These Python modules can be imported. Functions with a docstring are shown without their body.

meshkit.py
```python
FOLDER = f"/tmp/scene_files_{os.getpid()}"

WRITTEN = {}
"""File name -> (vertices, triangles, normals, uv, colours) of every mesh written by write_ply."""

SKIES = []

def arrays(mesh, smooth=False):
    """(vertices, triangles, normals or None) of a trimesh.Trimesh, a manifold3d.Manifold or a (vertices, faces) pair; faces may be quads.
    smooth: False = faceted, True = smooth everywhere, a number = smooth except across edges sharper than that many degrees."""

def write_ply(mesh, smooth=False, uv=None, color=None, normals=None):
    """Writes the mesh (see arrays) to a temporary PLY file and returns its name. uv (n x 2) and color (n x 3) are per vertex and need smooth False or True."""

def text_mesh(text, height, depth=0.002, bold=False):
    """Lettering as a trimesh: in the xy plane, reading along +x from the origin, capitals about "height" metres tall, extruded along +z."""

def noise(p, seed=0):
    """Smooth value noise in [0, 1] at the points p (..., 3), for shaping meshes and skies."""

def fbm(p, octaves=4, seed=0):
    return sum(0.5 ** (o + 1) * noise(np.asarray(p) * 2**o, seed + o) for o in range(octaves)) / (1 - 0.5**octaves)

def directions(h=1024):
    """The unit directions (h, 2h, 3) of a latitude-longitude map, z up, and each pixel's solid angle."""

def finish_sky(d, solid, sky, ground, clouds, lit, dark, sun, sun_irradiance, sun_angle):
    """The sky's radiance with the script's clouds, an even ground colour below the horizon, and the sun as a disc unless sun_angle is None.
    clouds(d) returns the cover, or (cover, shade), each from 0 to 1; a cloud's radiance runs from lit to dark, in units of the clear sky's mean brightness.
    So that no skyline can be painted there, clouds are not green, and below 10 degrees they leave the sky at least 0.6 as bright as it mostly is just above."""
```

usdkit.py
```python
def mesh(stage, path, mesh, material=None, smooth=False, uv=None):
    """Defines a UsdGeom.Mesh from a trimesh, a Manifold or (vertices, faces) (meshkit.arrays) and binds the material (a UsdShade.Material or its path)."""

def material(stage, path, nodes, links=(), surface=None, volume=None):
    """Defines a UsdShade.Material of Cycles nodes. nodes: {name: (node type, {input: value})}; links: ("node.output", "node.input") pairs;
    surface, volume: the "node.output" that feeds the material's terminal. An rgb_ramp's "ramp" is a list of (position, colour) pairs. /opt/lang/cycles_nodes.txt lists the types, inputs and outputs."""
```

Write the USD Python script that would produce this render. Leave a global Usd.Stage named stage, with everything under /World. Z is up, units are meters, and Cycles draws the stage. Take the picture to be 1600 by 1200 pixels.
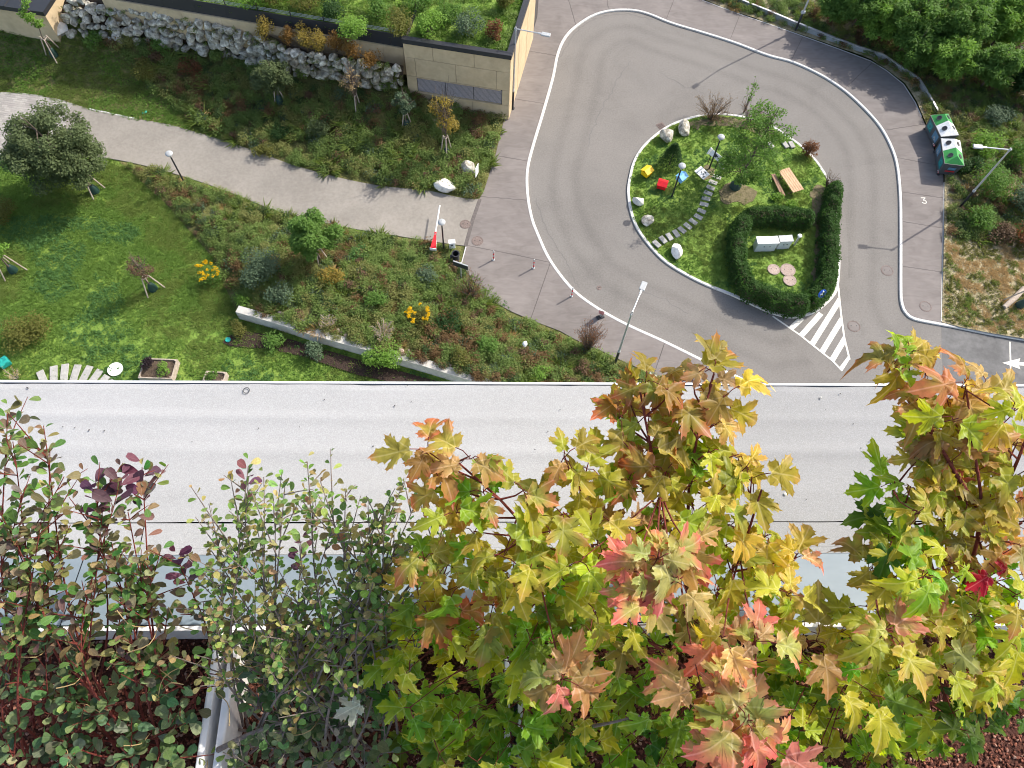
import math
import numpy as np, trimesh, shapely, manifold3d
from shapely.geometry import Polygon, LineString, Point, MultiPolygon
from shapely.ops import unary_union
import usdkit, meshkit
from pxr import Usd, UsdGeom, UsdLux, UsdShade, Sdf, Gf, Vt

# ------------------------------------------------------------------ camera, sky, sun, exposure
EXPOSURE = 0.74
SKY_STRENGTH = 0.15
SUN_INTENSITY = 0.88
SUN_AZ, SUN_EL = math.radians(33.0), math.radians(41.0)      # direction towards the sun, azimuth counted from +x
CAM_H, FOCAL = 44.0, 1200.0                                   # metres above the street; focal length in pixels of a 1600 wide frame

stage = Usd.Stage.CreateInMemory()
UsdGeom.SetStageUpAxis(stage, 'Z')
UsdGeom.SetStageMetersPerUnit(stage, 1.0)
UsdGeom.Xform.Define(stage, '/World')
stage.SetDefaultPrim(stage.GetPrimAtPath('/World'))
UsdGeom.Scope.Define(stage, '/World/Looks')

_n = np.array([-40.0, 570.0, 1200.0]); _n /= np.linalg.norm(_n)
_X = np.array([1.0, 0.004, 0.0]); _X[2] = -(_X[0] * _n[0] + _X[1] * _n[1]) / _n[2]; _X /= np.linalg.norm(_X)
_Z = -_n
_Y = np.cross(_Z, _X)
ROT = np.stack([_X, _Y, _Z])                                  # world = ROT @ (right, down, forward)
EYE = np.array([0.0, 0.0, CAM_H])
cam = UsdGeom.Camera.Define(stage, '/World/camera')
cam.CreateHorizontalApertureAttr(36.0); cam.CreateVerticalApertureAttr(27.0)
cam.CreateFocalLengthAttr(36.0 * FOCAL / 1600.0)
cam.CreateClippingRangeAttr((0.05, 2000.0))
cam.CreateExposureAttr(EXPOSURE)
_m = np.eye(4); _m[0, :3] = ROT[:, 0]; _m[1, :3] = -ROT[:, 1]; _m[2, :3] = -ROT[:, 2]; _m[3, :3] = EYE
cam.AddTransformOp().Set(Gf.Matrix4d(*_m.ravel().tolist()))

SUN = np.array([math.cos(SUN_AZ) * math.cos(SUN_EL), math.sin(SUN_AZ) * math.cos(SUN_EL), math.sin(SUN_EL)])
sun = UsdLux.DistantLight.Define(stage, '/World/sun')
sun.CreateIntensityAttr(SUN_INTENSITY); sun.CreateAngleAttr(0.5); sun.CreateNormalizeAttr(True) if hasattr(sun, 'CreateNormalizeAttr') else None
sun.CreateColorAttr(Gf.Vec3f(1.0, 0.95, 0.87))
_z = SUN; _x = np.cross([0, 0, 1.0], _z); _x /= np.linalg.norm(_x); _y = np.cross(_z, _x)
_m = np.eye(4); _m[0, :3] = _x; _m[1, :3] = _y; _m[2, :3] = _z
sun.AddTransformOp().Set(Gf.Matrix4d(*_m.ravel().tolist()))

sky = UsdLux.DomeLight.Define(stage, '/World/sky')
sky_mat = usdkit.material(stage, '/World/Looks/sky_air', {
    't': ('sky_texture', {'sky_type': 'single_scattering', 'sun_disc': False, 'sun_elevation': SUN_EL, 'sun_rotation': math.atan2(SUN[0], SUN[1]), 'altitude': 200.0, 'aerosol_density': 3.0, 'ozone_density': 0.6}),
    'b': ('background_shader', {'strength': SKY_STRENGTH})}, [('t.color', 'b.color')], surface='b.background')
UsdShade.MaterialBindingAPI.Apply(sky.GetPrim()).Bind(sky_mat)
sky.GetPrim().SetCustomDataByKey('kind', 'structure')

def un(px, py, z=0.0):
    """The world point at height z seen at a place of the photograph (1600 x 1200)."""
    d = ROT @ np.array([px - 800.0, py - 600.0, FOCAL])
    t = (z - CAM_H) / d[2]
    return EYE + t * d
def uns(pts, z=0.0):
    return np.array([un(p[0], p[1], z) for p in pts])
def smooth01(x):
    x = np.clip(x, 0, 1); return x * x * (3 - 2 * x)

# ------------------------------------------------------------------ helpers: names, things, parts
_names = {}
def _path(parent, name):
    k = (parent, name); i = _names.get(k, 0); _names[k] = i + 1
    return f'{parent}/{name}' if i == 0 else f'{parent}/{name}_{i:03d}'
class Thing:
    def __init__(self, name, label=None, cat=None, loc=(0, 0, 0), group=None, kind=None):
        self.path = _path('/World', name); self.loc = np.array(loc, float)
        self.x = UsdGeom.Xform.Define(stage, self.path)
        self.x.AddTranslateOp().Set(Gf.Vec3d(*map(float, self.loc)))
        tagp(self.x.GetPrim(), label, cat, group, kind)
def tagp(p, label=None, cat=None, group=None, kind=None):
    for k, v in (('label', label), ('category', cat), ('group', group), ('kind', kind)):
        if v: p.SetCustomDataByKey(k, v)
class Part:
    def __init__(self, path, loc): self.path, self.loc = path, loc
def part(parent, name, mesh, mat, label=None, kind=None, smooth=False, attrs=None):
    """One Mesh prim under a thing (or part); the mesh is given in world coordinates."""
    v, f, n = meshkit.arrays(mesh, smooth)
    path = _path(parent.path, name)
    m = usdkit.mesh(stage, path, (v - parent.loc, f), mat)
    if n is not None:
        m.CreateNormalsAttr(Vt.Vec3fArray.FromNumpy(n.astype(np.float32))); m.SetNormalsInterpolation('vertex')
    if attrs:
        for k, a in attrs.items():
            t = Sdf.ValueTypeNames.Color3fArray if k == 'tint' else Sdf.ValueTypeNames.Float3Array
            UsdGeom.PrimvarsAPI(m).CreatePrimvar(k, t, 'vertex').Set(Vt.Vec3fArray.FromNumpy(np.asarray(a, np.float32)))
    tagp(m.GetPrim(), label, None, None, kind)
    return Part(path, parent.loc)
class _W: path = '/World'; loc = np.zeros(3)
def single(name, mesh, mat, label=None, cat=None, group=None, kind=None, smooth=False):
    p = part(_W, name, mesh, mat, None, None, smooth)
    tagp(stage.GetPrimAtPath(p.path), label, cat, group, kind)
    return p

# ------------------------------------------------------------------ helpers: geometry
class MB:
    """Collects solids into one mesh."""
    def __init__(self): self.v, self.f, self.n = [], [], 0
    def add(self, v, f):
        v = np.asarray(v, float); f = np.asarray(f, int)
        if f.shape[1] == 4: f = np.vstack([f[:, [0, 1, 2]], f[:, [0, 2, 3]]])
        self.v.append(v); self.f.append(f + self.n); self.n += len(v); return self
    def tm(self, m): return self.add(m.vertices, m.faces)
    def box(self, c, s, az=0.0, bev=0.0, tilt=None):
        if bev > 0:
            s2 = np.array(s) / 2; pts = []
            for i in (-1, 1):
                for j in (-1, 1):
                    for k in (-1, 1):
                        for a in range(3):
                            q = np.array([i, j, k]) * s2; b = np.array([i, j, k]) * bev
                            for o in range(3):
                                if o != a: q = q - np.eye(3)[o] * b[o] * 1.0
                            pts.append(q)
            m = trimesh.Trimesh(np.array(pts)).convex_hull
            v, f = np.array(m.vertices), np.array(m.faces)
        else:
            m = trimesh.creation.box(s); v, f = np.array(m.vertices), np.array(m.faces)
        if tilt is not None: v = v @ tilt.T
        ca, sa = math.cos(az), math.sin(az)
        v = v @ np.array([[ca, sa, 0], [-sa, ca, 0], [0, 0, 1]]) + np.asarray(c, float)
        return self.add(v, f)
    def tube(self, pts, r, sides=6, caps=True):
        p = np.asarray(pts, float); r = np.broadcast_to(np.asarray(r, float), (len(p),))
        t = np.gradient(p, axis=0); t /= np.linalg.norm(t, axis=1, keepdims=True) + 1e-12
        a = np.cross(t, np.where(np.abs(t[:, 2:]) < 0.9, [0, 0, 1.0], [1.0, 0, 0])); a /= np.linalg.norm(a, axis=1, keepdims=True) + 1e-12
        b = np.cross(t, a); g = np.arange(sides) * 2 * np.pi / sides
        v = (p[:, None] + r[:, None, None] * (np.cos(g)[None, :, None] * a[:, None] + np.sin(g)[None, :, None] * b[:, None])).reshape(-1, 3)
        i, j = np.meshgrid(np.arange(len(p) - 1), np.arange(sides), indexing='ij')
        q = np.stack([i * sides + j, i * sides + (j + 1) % sides, (i + 1) * sides + (j + 1) % sides, (i + 1) * sides + j], -1).reshape(-1, 4)
        f = [*q[:, [0, 1, 2]], *q[:, [0, 2, 3]]]
        if caps:
            n = len(v); v = np.vstack([v, p[0], p[-1]]); e = (len(p) - 1) * sides
            f += [[n, (k + 1) % sides, k] for k in range(sides)] + [[n + 1, e + k, e + (k + 1) % sides] for k in range(sides)]
        return self.add(v, np.array(f))
    def prism(self, poly, z0, z1):
        v, f = prism(poly, z0, z1); return self.add(v, f)
    def hull(self, pts):
        m = trimesh.Trimesh(np.asarray(pts, float)).convex_hull; return self.add(m.vertices, m.faces)
    def mesh(self): return np.vstack(self.v), np.vstack(self.f)

def tri_poly(poly):
    """Triangles of a shapely polygon (holes allowed): vertices (n, 2), faces."""
    poly = shapely.geometry.polygon.orient(poly, 1.0)
    rings = [np.array(poly.exterior.coords)[:-1]] + [np.array(r.coords)[:-1] for r in poly.interiors]
    f = np.array(manifold3d.triangulate(rings)); return np.vstack(rings), f, rings
def polys(g):
    return [q for q in getattr(g, 'geoms', [g]) if q.geom_type == 'Polygon' and q.area > 1e-5]
def flat(g, z):
    vs, fs, n = [], [], 0
    for p in polys(g):
        v, f, _ = tri_poly(p); vs.append(np.column_stack([v, np.full(len(v), z)])); fs.append(f + n); n += len(v)
    return np.vstack(vs), np.vstack(fs)
def prism(g, z0, z1):
    vs, fs, n = [], [], 0
    for p in polys(g):
        v, f, rings = tri_poly(p); k = len(v)
        V = np.vstack([np.column_stack([v, np.full(k, z0)]), np.column_stack([v, np.full(k, z1)])])
        F = [*f[:, ::-1], *(f + k)]; o = 0
        for r in rings:
            m = len(r)
            for i in range(m):
                a, b = o + i, o + (i + 1) % m
                F += [[a, b, b + k], [a, b + k, a + k]]
            o += m
        vs.append(V); fs.append(np.array(F) + n); n += 2 * k
    return np.vstack(vs), np.vstack(fs)
def spline(pts, step=0.5, closed=False):
    """Catmull-Rom through the points, resampled evenly."""
    p = np.asarray(pts, float)
    q = np.vstack([p[-1], p, p[0], p[1]]) if closed else np.vstack([2 * p[0] - p[1], p, 2 * p[-1] - p[-2]])
    out = []
    for i in range(1, len(q) - 2):
        t = np.linspace(0, 1, 12, endpoint=False)[:, None]
        a, b, c, d = q[i - 1], q[i], q[i + 1], q[i + 2]
        out.append(0.5 * (2 * b + (c - a) * t + (2 * a - 5 * b + 4 * c - d) * t ** 2 + (3 * b - a - 3 * c + d) * t ** 3))
    out = np.vstack(out + [q[-2][None]])
    s = np.r_[0, np.cumsum(np.linalg.norm(np.diff(out, axis=0), axis=1))]
    n = max(2, int(round(s[-1] / step)) + 1); u = np.linspace(0, s[-1], n)
    return np.stack([np.interp(u, s, out[:, k]) for k in range(out.shape[1])], 1)
def poly_px(pts, z=0.0): return Polygon(uns(pts, z)[:, :2]).buffer(0)

def cards(P, N, T, L, W, fold=0.25, droop=0.0):
    """Leaf blades of two triangles each, folded along the midrib."""
    N = N / (np.linalg.norm(N, axis=1, keepdims=True) + 1e-9)
    T = T - (T * N).sum(1, keepdims=True) * N; T = T / (np.linalg.norm(T, axis=1, keepdims=True) + 1e-9)
    S = np.cross(N, T); L = np.broadcast_to(L, (len(P),))[:, None]; W = np.broadcast_to(W, (len(P),))[:, None]
    mid = P + T * L * 0.45
    v = np.stack([P, mid + S * W / 2 + N * W * fold, P + T * L - N * L * droop, mid - S * W / 2 + N * W * fold], 1).reshape(-1, 3)
    i = np.arange(len(P))[:, None] * 4
    return v, np.vstack([i + [0, 2, 1], i + [0, 3, 2]])
def rdir(rng, n):
    d = rng.normal(size=(n, 3)); return d / np.linalg.norm(d, axis=1, keepdims=True)
def clump(rng, c, r, n, L, W=None, up=0.7, inner=0.5):
    """n leaves through an ellipsoid, denser towards its skin."""
    c, r = np.asarray(c, float), np.broadcast_to(np.asarray(r, float), (3,))
    d = rdir(rng, n); q = inner + (1 - inner) * rng.random(n) ** 0.6
    P = c + d * q[:, None] * r
    N = d * 0.7 + rdir(rng, n) * 0.7 + np.array([0, 0, up])
    T = rdir(rng, n) + d * 0.5
    l = L * rng.uniform(0.6, 1.25, n)
    return cards(P, N, T, l, l * (W or 0.6), 0.2)
def join(ms):
    vs, fs, n = [], [], 0
    for v, f in ms:
        vs.append(v); fs.append(f + n); n += len(v)
    return np.vstack(vs), np.vstack(fs)
def rot_between(z):
    z = np.asarray(z, float) / np.linalg.norm(z); x = np.cross([0, 1.0, 0], z) if abs(z[1]) < 0.9 else np.cross([1.0, 0, 0], z)
    x /= np.linalg.norm(x); return np.stack([x, np.cross(z, x), z], 1)

# ------------------------------------------------------------------ materials
def mat(name, nodes, links, surface): return usdkit.material(stage, '/World/Looks/' + name, nodes, links, surface=surface)
def plain(name, c, rough=0.6, metal=0.0, spec=0.5, var=0.12, scale=6.0, bump=0.0, bscale=60.0):
    """A colour with uneven tone, as paint, metal and plastic have."""
    c = np.array(c, float)
    nodes = {'g': ('geometry', {}), 'n': ('noise_texture', {'scale': scale, 'detail': 4.0, 'roughness': 0.6}),
             'r': ('rgb_ramp', {'ramp': [(0.3, c * (1 - var)), (0.7, np.minimum(c * (1 + var), 0.95))]}),
             'p': ('principled_bsdf', {'roughness': rough, 'metallic': metal, 'specular_ior_level': spec})}
    links = [('g.position', 'n.vector'), ('n.fac', 'r.fac'), ('r.color', 'p.base_color')]
    if bump:
        nodes |= {'n2': ('noise_texture', {'scale': bscale, 'detail': 3.0}), 'b': ('bump', {'strength': bump, 'distance': 0.02})}
        links += [('g.position', 'n2.vector'), ('n2.fac', 'b.height'), ('b.normal', 'p.normal')]
    return mat(name, nodes, links, 'p.BSDF')
def ground(name, stops, scale, detail=8.0, rough=0.92, stops2=None, scale2=0.35, fac2=0.5, bump=0.4, bdist=0.03, stretch=None, bscale=None, distortion=0.0):
    """Weathered ground: a fine noise ramp, multiplied by a broad uneven tone."""
    nodes = {'g': ('geometry', {}), 'm': ('mapping', {'scale': stretch or (1, 1, 1)}),
             'n': ('noise_texture', {'scale': scale, 'detail': detail, 'roughness': 0.65, 'distortion': distortion}), 'r': ('rgb_ramp', {'ramp': stops}),
             'n2': ('noise_texture', {'scale': scale2, 'detail': 6.0, 'roughness': 0.62, 'distortion': 0.6}), 'r2': ('rgb_ramp', {'ramp': stops2 or [(0.3, (0.75,) * 3), (0.7, (1.2,) * 3)]}),
             'x': ('mix_color', {'blend_type': 'multiply', 'fac': fac2, 'use_clamp': False}),
             'nb': ('noise_texture', {'scale': bscale or scale * 2, 'detail': 4.0}), 'b': ('bump', {'strength': bump, 'distance': bdist}),
             'p': ('principled_bsdf', {'roughness': rough, 'specular_ior_level': 0.3})}
    links = [('g.position', 'm.vector'), ('m.vector', 'n.vector'), ('n.fac', 'r.fac'), ('g.position', 'n2.vector'), ('n2.fac', 'r2.fac'), ('r.color', 'x.a'), ('r2.color', 'x.b'), ('x.result', 'p.base_color'),
             ('g.position', 'nb.vector'), ('nb.fac', 'b.height'), ('b.normal', 'p.normal')]
    return mat(name, nodes, links, 'p.BSDF')
LEAF_GAIN = 2.75
def leafmat(name, a, b, c, trans=0.4, rough=0.65, spec=0.2, gray=0.12):
    """Foliage: each leaf takes its own tone between three colours; light passes through."""
    a, b, c = (np.minimum((np.array(k) * (1 - gray) + gray * np.dot(k, [.25, .65, .1])) * LEAF_GAIN * np.array([1.10, 1.0, .88]), .8) for k in (a, b, c))
    nodes = {'g': ('geometry', {}), 'r': ('rgb_ramp', {'ramp': [(0.0, a), (0.5, b), (1.0, c)]}),
             'p': ('principled_bsdf', {'roughness': rough, 'specular_ior_level': spec}), 't': ('translucent_bsdf', {}),
             'h': ('hsv', {'saturation': 1.1, 'value': 1.45}), 'm': ('mix_closure', {'fac': trans})}
    links = [('g.random_per_island', 'r.fac'), ('r.color', 'p.base_color'), ('r.color', 'h.color'), ('h.color', 't.color'), ('p.BSDF', 'm.closure1'), ('t.BSDF', 'm.closure2')]
    return mat(name, nodes, links, 'm.closure')
# ================================================================== materials of the setting
M = {}
g3 = lambda v: (v, v, v)
M['asphalt'] = ground('road_asphalt', [(0.3, (.152, .141, .129)), (0.5, (.180, .168, .154)), (0.72, (.214, .200, .184))], 9.0, 14, scale2=0.22, stops2=[(0.28, g3(.84)), (0.5, g3(1.0)), (0.72, g3(1.09))], fac2=0.85, bump=0.25, bdist=0.01, bscale=70, distortion=0.4)
M['asphalt_dark'] = ground('road_asphalt_darker', [(0.3, (.120, .118, .115)), (0.7, (.175, .172, .168))], 2.5, 10, scale2=0.5, stops2=[(0.35, g3(.72)), (0.65, g3(1.12))], fac2=0.9, bump=0.25, bdist=0.01, bscale=70)
M['pavement'] = ground('pavement_concrete', [(0.3, (.160, .141, .131)), (0.7, (.212, .190, .177))], 1.6, 10, scale2=0.3, stops2=[(0.3, g3(.82)), (0.7, g3(1.12))], fac2=0.9, bump=0.2, bdist=0.01, bscale=50, stretch=(0.5, 1.5, 1), distortion=1.2)
M['path'] = ground('path_asphalt', [(0.3, (.225, .204, .176)), (0.7, (.285, .262, .230))], 5.0, 12, scale2=0.25, stops2=[(0.3, g3(.84)), (0.7, g3(1.12))], fac2=0.9, bump=0.2, bdist=0.01, bscale=50)
M['path_seam'] = ground('path_seam_tar', [(0.3, (.09, .08, .075)), (0.7, (.15, .13, .12))], 6, 6)
M['tar'] = ground('joint_tar', [(0.3, (.05, .045, .043)), (0.7, (.09, .08, .078))], 8, 4)
M['kerb'] = ground('kerb_granite', [(0.3, (.50, .49, .46)), (0.7, (.68, .67, .64))], 9, 8, scale2=0.6, stops2=[(0.3, g3(.85)), (0.7, g3(1.1))], bump=0.3, bscale=80)
M['paint'] = ground('road_paint', [(0.32, (.42, .41, .38)), (0.45, (.66, .64, .57)), (0.7, (.76, .74, .67))], 7, 8, scale2=1.2, bump=0.1)
M['soil'] = ground('earth', [(0.3, (.045, .032, .022)), (0.7, (.12, .085, .058))], 5, 8, scale2=0.5, bump=1.0, bdist=0.08, bscale=9)
M['turf'] = ground('lawn_turf', [(0.28, (.098, .170, .026)), (0.5, (.142, .228, .036)), (0.72, (.20, .275, .052))], 3.5, 12, scale2=0.22, stops2=[(0.3, (.78, .88, .8)), (0.5, (1, 1, 1)), (0.72, (1.25, 1.05, 1.05))], fac2=0.8, bump=1.0, bdist=0.10, bscale=7)
M['meadow'] = ground('meadow_floor', [(0.28, (.060, .072, .020)), (0.5, (.115, .122, .036)), (0.72, (.20, .165, .07))], 2.0, 12, scale2=0.35, bump=1.0, bdist=0.12, bscale=6)
M['drygrass'] = ground('dry_grass_floor', [(0.30, (.14, .125, .055)), (0.5, (.30, .255, .15)), (0.72, (.50, .43, .29))], 2.8, 12, scale2=0.4, bump=1.0, bdist=0.1, bscale=8)
M['outer'] = ground('outer_ground', [(0.3, (.035, .055, .015)), (0.7, (.08, .09, .03))], 0.6, 10)
M['mulch'] = ground('bark_mulch', [(0.3, (.022, .013, .010)), (0.7, (.062, .040, .029))], 6, 8, bump=1.0, bdist=0.08, bscale=12)
M['concrete'] = ground('wall_concrete', [(0.3, (.42, .40, .36)), (0.7, (.55, .53, .48))], 4, 10, scale2=0.9, bump=0.2)
M['rock'] = ground('pale_rock', [(0.32, (.15, .135, .11)), (0.5, (.43, .405, .35)), (0.66, (.76, .73, .65))], 3.6, 12, scale2=1.3, stops2=[(0.35, (.50, .50, .47)), (0.65, (1.2, 1.18, 1.12))], fac2=0.9, bump=0.8, bdist=0.06, bscale=8)
M['rock_white'] = ground('white_rock', [(0.3, (.50, .48, .43)), (0.7, (.76, .74, .68))], 3.5, 10, scale2=1.5, bump=0.7, bdist=0.05, bscale=9)
M['beige'] = ground('beige_stone', [(0.3, (.47, .36, .22)), (0.7, (.55, .43, .27))], 3, 8, scale2=0.6, bump=0.1)
M['beige2'] = ground('beige_stone_lighter', [(0.3, (.50, .385, .24)), (0.7, (.58, .455, .29))], 3, 8, scale2=0.6, bump=0.1)
M['black'] = plain('black_sheet', (.018, .019, .022), 0.45)
M['blackpole'] = plain('black_pole_paint', (.014, .015, .018), 0.4)
M['steel'] = plain('galvanised_steel', (.50, .51, .52), 0.45, 0.7)
M['railmetal'] = plain('rail_metal', (.30, .33, .36), 0.5, 0.4)
M['lampwhite'] = plain('lamp_housing', (.36, .375, .38), 0.4)
M['white'] = plain('white_paint', (.78, .78, .76), 0.5)
M['red'] = plain('red_paint', (.62, .012, .018), 0.45)
M['yellow'] = plain('yellow_paint', (.80, .50, .005), 0.45)
M['blue'] = plain('light_blue_paint', (.16, .42, .72), 0.45)
M['signblue'] = plain('sign_blue', (.01, .08, .45), 0.4)
M['darkgrey'] = plain('container_grey', (.060, .064, .068), 0.55)
M['cgreen'] = plain('container_green', (.040, .27, .055), 0.5)
M['teal'] = plain('sticker_teal', (.01, .16, .17), 0.5)
M['stickblue'] = plain('sticker_blue', (.09, .20, .30), 0.5)
M['tealpl'] = plain('teal_plastic', (.02, .36, .30), 0.5)
M['cabinet'] = plain('cabinet_plastic', (.66, .68, .68), 0.5, var=0.06)
M['louvre'] = plain('louvre_metal', (.42, .37, .36), 0.5, 0.3)
M['iron'] = ground('cast_iron', [(0.35, (.10, .075, .065)), (0.6, (.24, .19, .17))], 22, 4, bump=0.6, bdist=0.02, bscale=22)
M['coverconc'] = ground('cover_concrete', [(0.35, (.33, .25, .21)), (0.65, (.46, .37, .32))], 9, 8)
M['wood'] = ground('weathered_plank', [(0.3, (.42, .26, .15)), (0.7, (.62, .42, .27))], 2.5, 8, stretch=(6, 1, 1), scale2=1.5)
M['wood_dark'] = ground('bench_plank', [(0.3, (.22, .13, .085)), (0.7, (.36, .23, .16))], 2.5, 8, stretch=(6, 1, 1), scale2=1.5)
M['stake'] = ground('stake_wood', [(0.3, (.30, .24, .19)), (0.7, (.48, .41, .34))], 6, 6)
M['bark'] = ground('tree_bark', [(0.3, (.07, .052, .04)), (0.7, (.17, .13, .10))], 8, 8, bump=0.8)
M['bag'] = plain('green_rubber', (.010, .035, .028), 0.5)
M['slab'] = ground('stepping_slab', [(0.3, (.30, .29, .27)), (0.7, (.42, .41, .38))], 6, 8, scale2=1.5, bump=0.2)
M['gravel'] = ground('grey_gravel', [(0.3, g3(.22)), (0.7, g3(.42))], 14, 6)

# ================================================================== the ground
single('ground', flat(Polygon([(-400, -200), (400, -200), (400, 500), (-400, 500)]), -0.08), M['outer'], kind='structure')

KERB = [(1204, 614), (1155, 590), (1118, 573), (1080, 554), (1035, 532), (980, 507), (935, 482), (895, 452), (860, 407), (840, 365), (830, 337), (824, 300), (824, 265), (832, 230), (850, 170), (864, 120), (872, 82), (885, 55), (907, 35), (932, 21), (960, 15), (990, 15), (1015, 21), (1050, 35), (1100, 50), (1150, 66), (1200, 85), (1240, 96), (1285, 117), (1320, 140), (1350, 167), (1375, 195), (1392, 225), (1402, 255), (1407, 300), (1408, 350), (1408, 400), (1408, 450), (1409, 470), (1414, 485), (1425, 496), (1450, 502), (1500, 511), (1550, 521), (1605, 530), (1700, 548)]
ISL = [(1207, 197), (1227, 210), (1250, 226), (1272, 247), (1285, 265), (1296, 285), (1305, 320), (1309, 360), (1311, 400), (1310, 430), (1306, 455), (1292, 472), (1275, 485), (1255, 492), (1232, 494), (1200, 485), (1150, 462), (1100, 442), (1062, 422), (1037, 405), (1015, 382), (997, 357), (987, 332), (982, 300), (985, 275), (992, 250), (1007, 227), (1032, 205), (1055, 192), (1082, 183), (1110, 178), (1150, 180), (1187, 189)]
kerb_line = spline(uns(KERB, 0.12)[:, :2], 0.4)
isl_line = spline(uns(ISL, 0.12)[:, :2], 0.4, closed=True)
isl_poly = Polygon(isl_line).buffer(0)

road = Thing('road', kind='structure')
seam_x = un(1476, 517)[:2], un(1475, 640)[:2]
road_poly = Polygon(np.vstack([kerb_line, uns([(1700, 760), (1100, 760)])[:, :2]])).buffer(0)
east = Polygon([seam_x[0] + [0, 1.0], seam_x[1], seam_x[1] + [30, 0], seam_x[0] + [30, 1.0]])
part(road, 'asphalt', flat(road_poly.difference(isl_poly.buffer(-0.3)).difference(east.buffer(0.006)), 0.0), M['asphalt'])
part(road, 'asphalt', flat(road_poly.intersection(east), -0.002), M['asphalt_dark'], 'darker newer asphalt beyond the seam')

def strip(a, b, w): return LineString([a[:2], b[:2]]).buffer(w / 2, cap_style='flat')
stripes = [((1236, 513), (1249, 501)), ((1254, 522), (1279, 494)), ((1270, 536), (1310, 472)), ((1285, 549), (1313, 503)), ((1300, 563), (1319, 531)), ((1315, 577), (1327, 561))]
tri_out = poly_px([(1207, 494), (1250, 523.5), (1300, 563), (1316, 580), (1328, 561), (1319, 527), (1314, 490), (1309.5, 446), (1300, 446), (1280, 485), (1240, 498)], 0.0)
for a, b in stripes:
    A, B = un(*a)[:2], un(*b)[:2]
    d = (B - A) / np.linalg.norm(B - A)
    s = strip(A - d * 0.3, B + d * 0.3, 0.36).intersection(tri_out).difference(isl_poly.buffer(0.16))
    part(road, 'hatch_stripe', flat(s, 0.006), M['paint'])
for pts in ([(1207, 494), (1250, 523.5), (1300, 563), (1316, 579.5)], [(1309.5, 446), (1314, 490), (1319, 527), (1327.5, 562)]):
    part(road, 'edge_line', flat(LineString(uns(pts)[:, :2]).buffer(0.06, cap_style='flat'), 0.010), M['paint'])
part(road, 'lane_line', flat(LineString(uns([(1578, 534), (1579, 570), (1580, 615)])[:, :2]).buffer(0.05, cap_style='flat'), 0.006), M['paint'])
part(road, 'lane_arrow', flat(poly_px([(1566, 567), (1594, 560), (1592, 566), (1640, 569), (1640, 574), (1592, 571), (1594, 577)]), 0.014), M['paint'])
part(road, 'painted_digit', flat(LineString(uns([(1571, 596), (1571, 592), (1574, 591), (1575, 595)])[:, :2]).buffer(0.03), 0.006), M['paint'])

# cracks and tar lines of the road: fine sunken seams laid with tar
def wander(pts, rng, amp=0.06, step=0.3):
    p = spline(pts, step); p[1:-1] += rng.normal(size=(len(p) - 2, 2)) * amp; return LineString(p)
M['track_seam'] = ground('road_seam', [(0.3, (.135, .127, .120)), (0.7, (.170, .160, .151))], 5, 8)
rng = np.random.default_rng(4)
for pts, w in (([(985, 95), (960, 135), (940, 170), (925, 205), (918, 230)], .07), ([(1030, 113), (1065, 132), (1100, 146)], .06), ([(838, 310), (850, 350), (875, 395), (905, 450)], .045),
               ([(872, 95), (900, 50), (930, 30), (975, 22), (1020, 30)], .05), ([(1000, 455), (1040, 470), (1075, 490)], .05), ([(1220, 502), (1250, 512), (1312, 515)], .03)):
    part(road, 'tar_seam', flat(wander(uns(pts)[:, :2], rng).buffer(w / 2), 0.0045), M['track_seam'])

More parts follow.
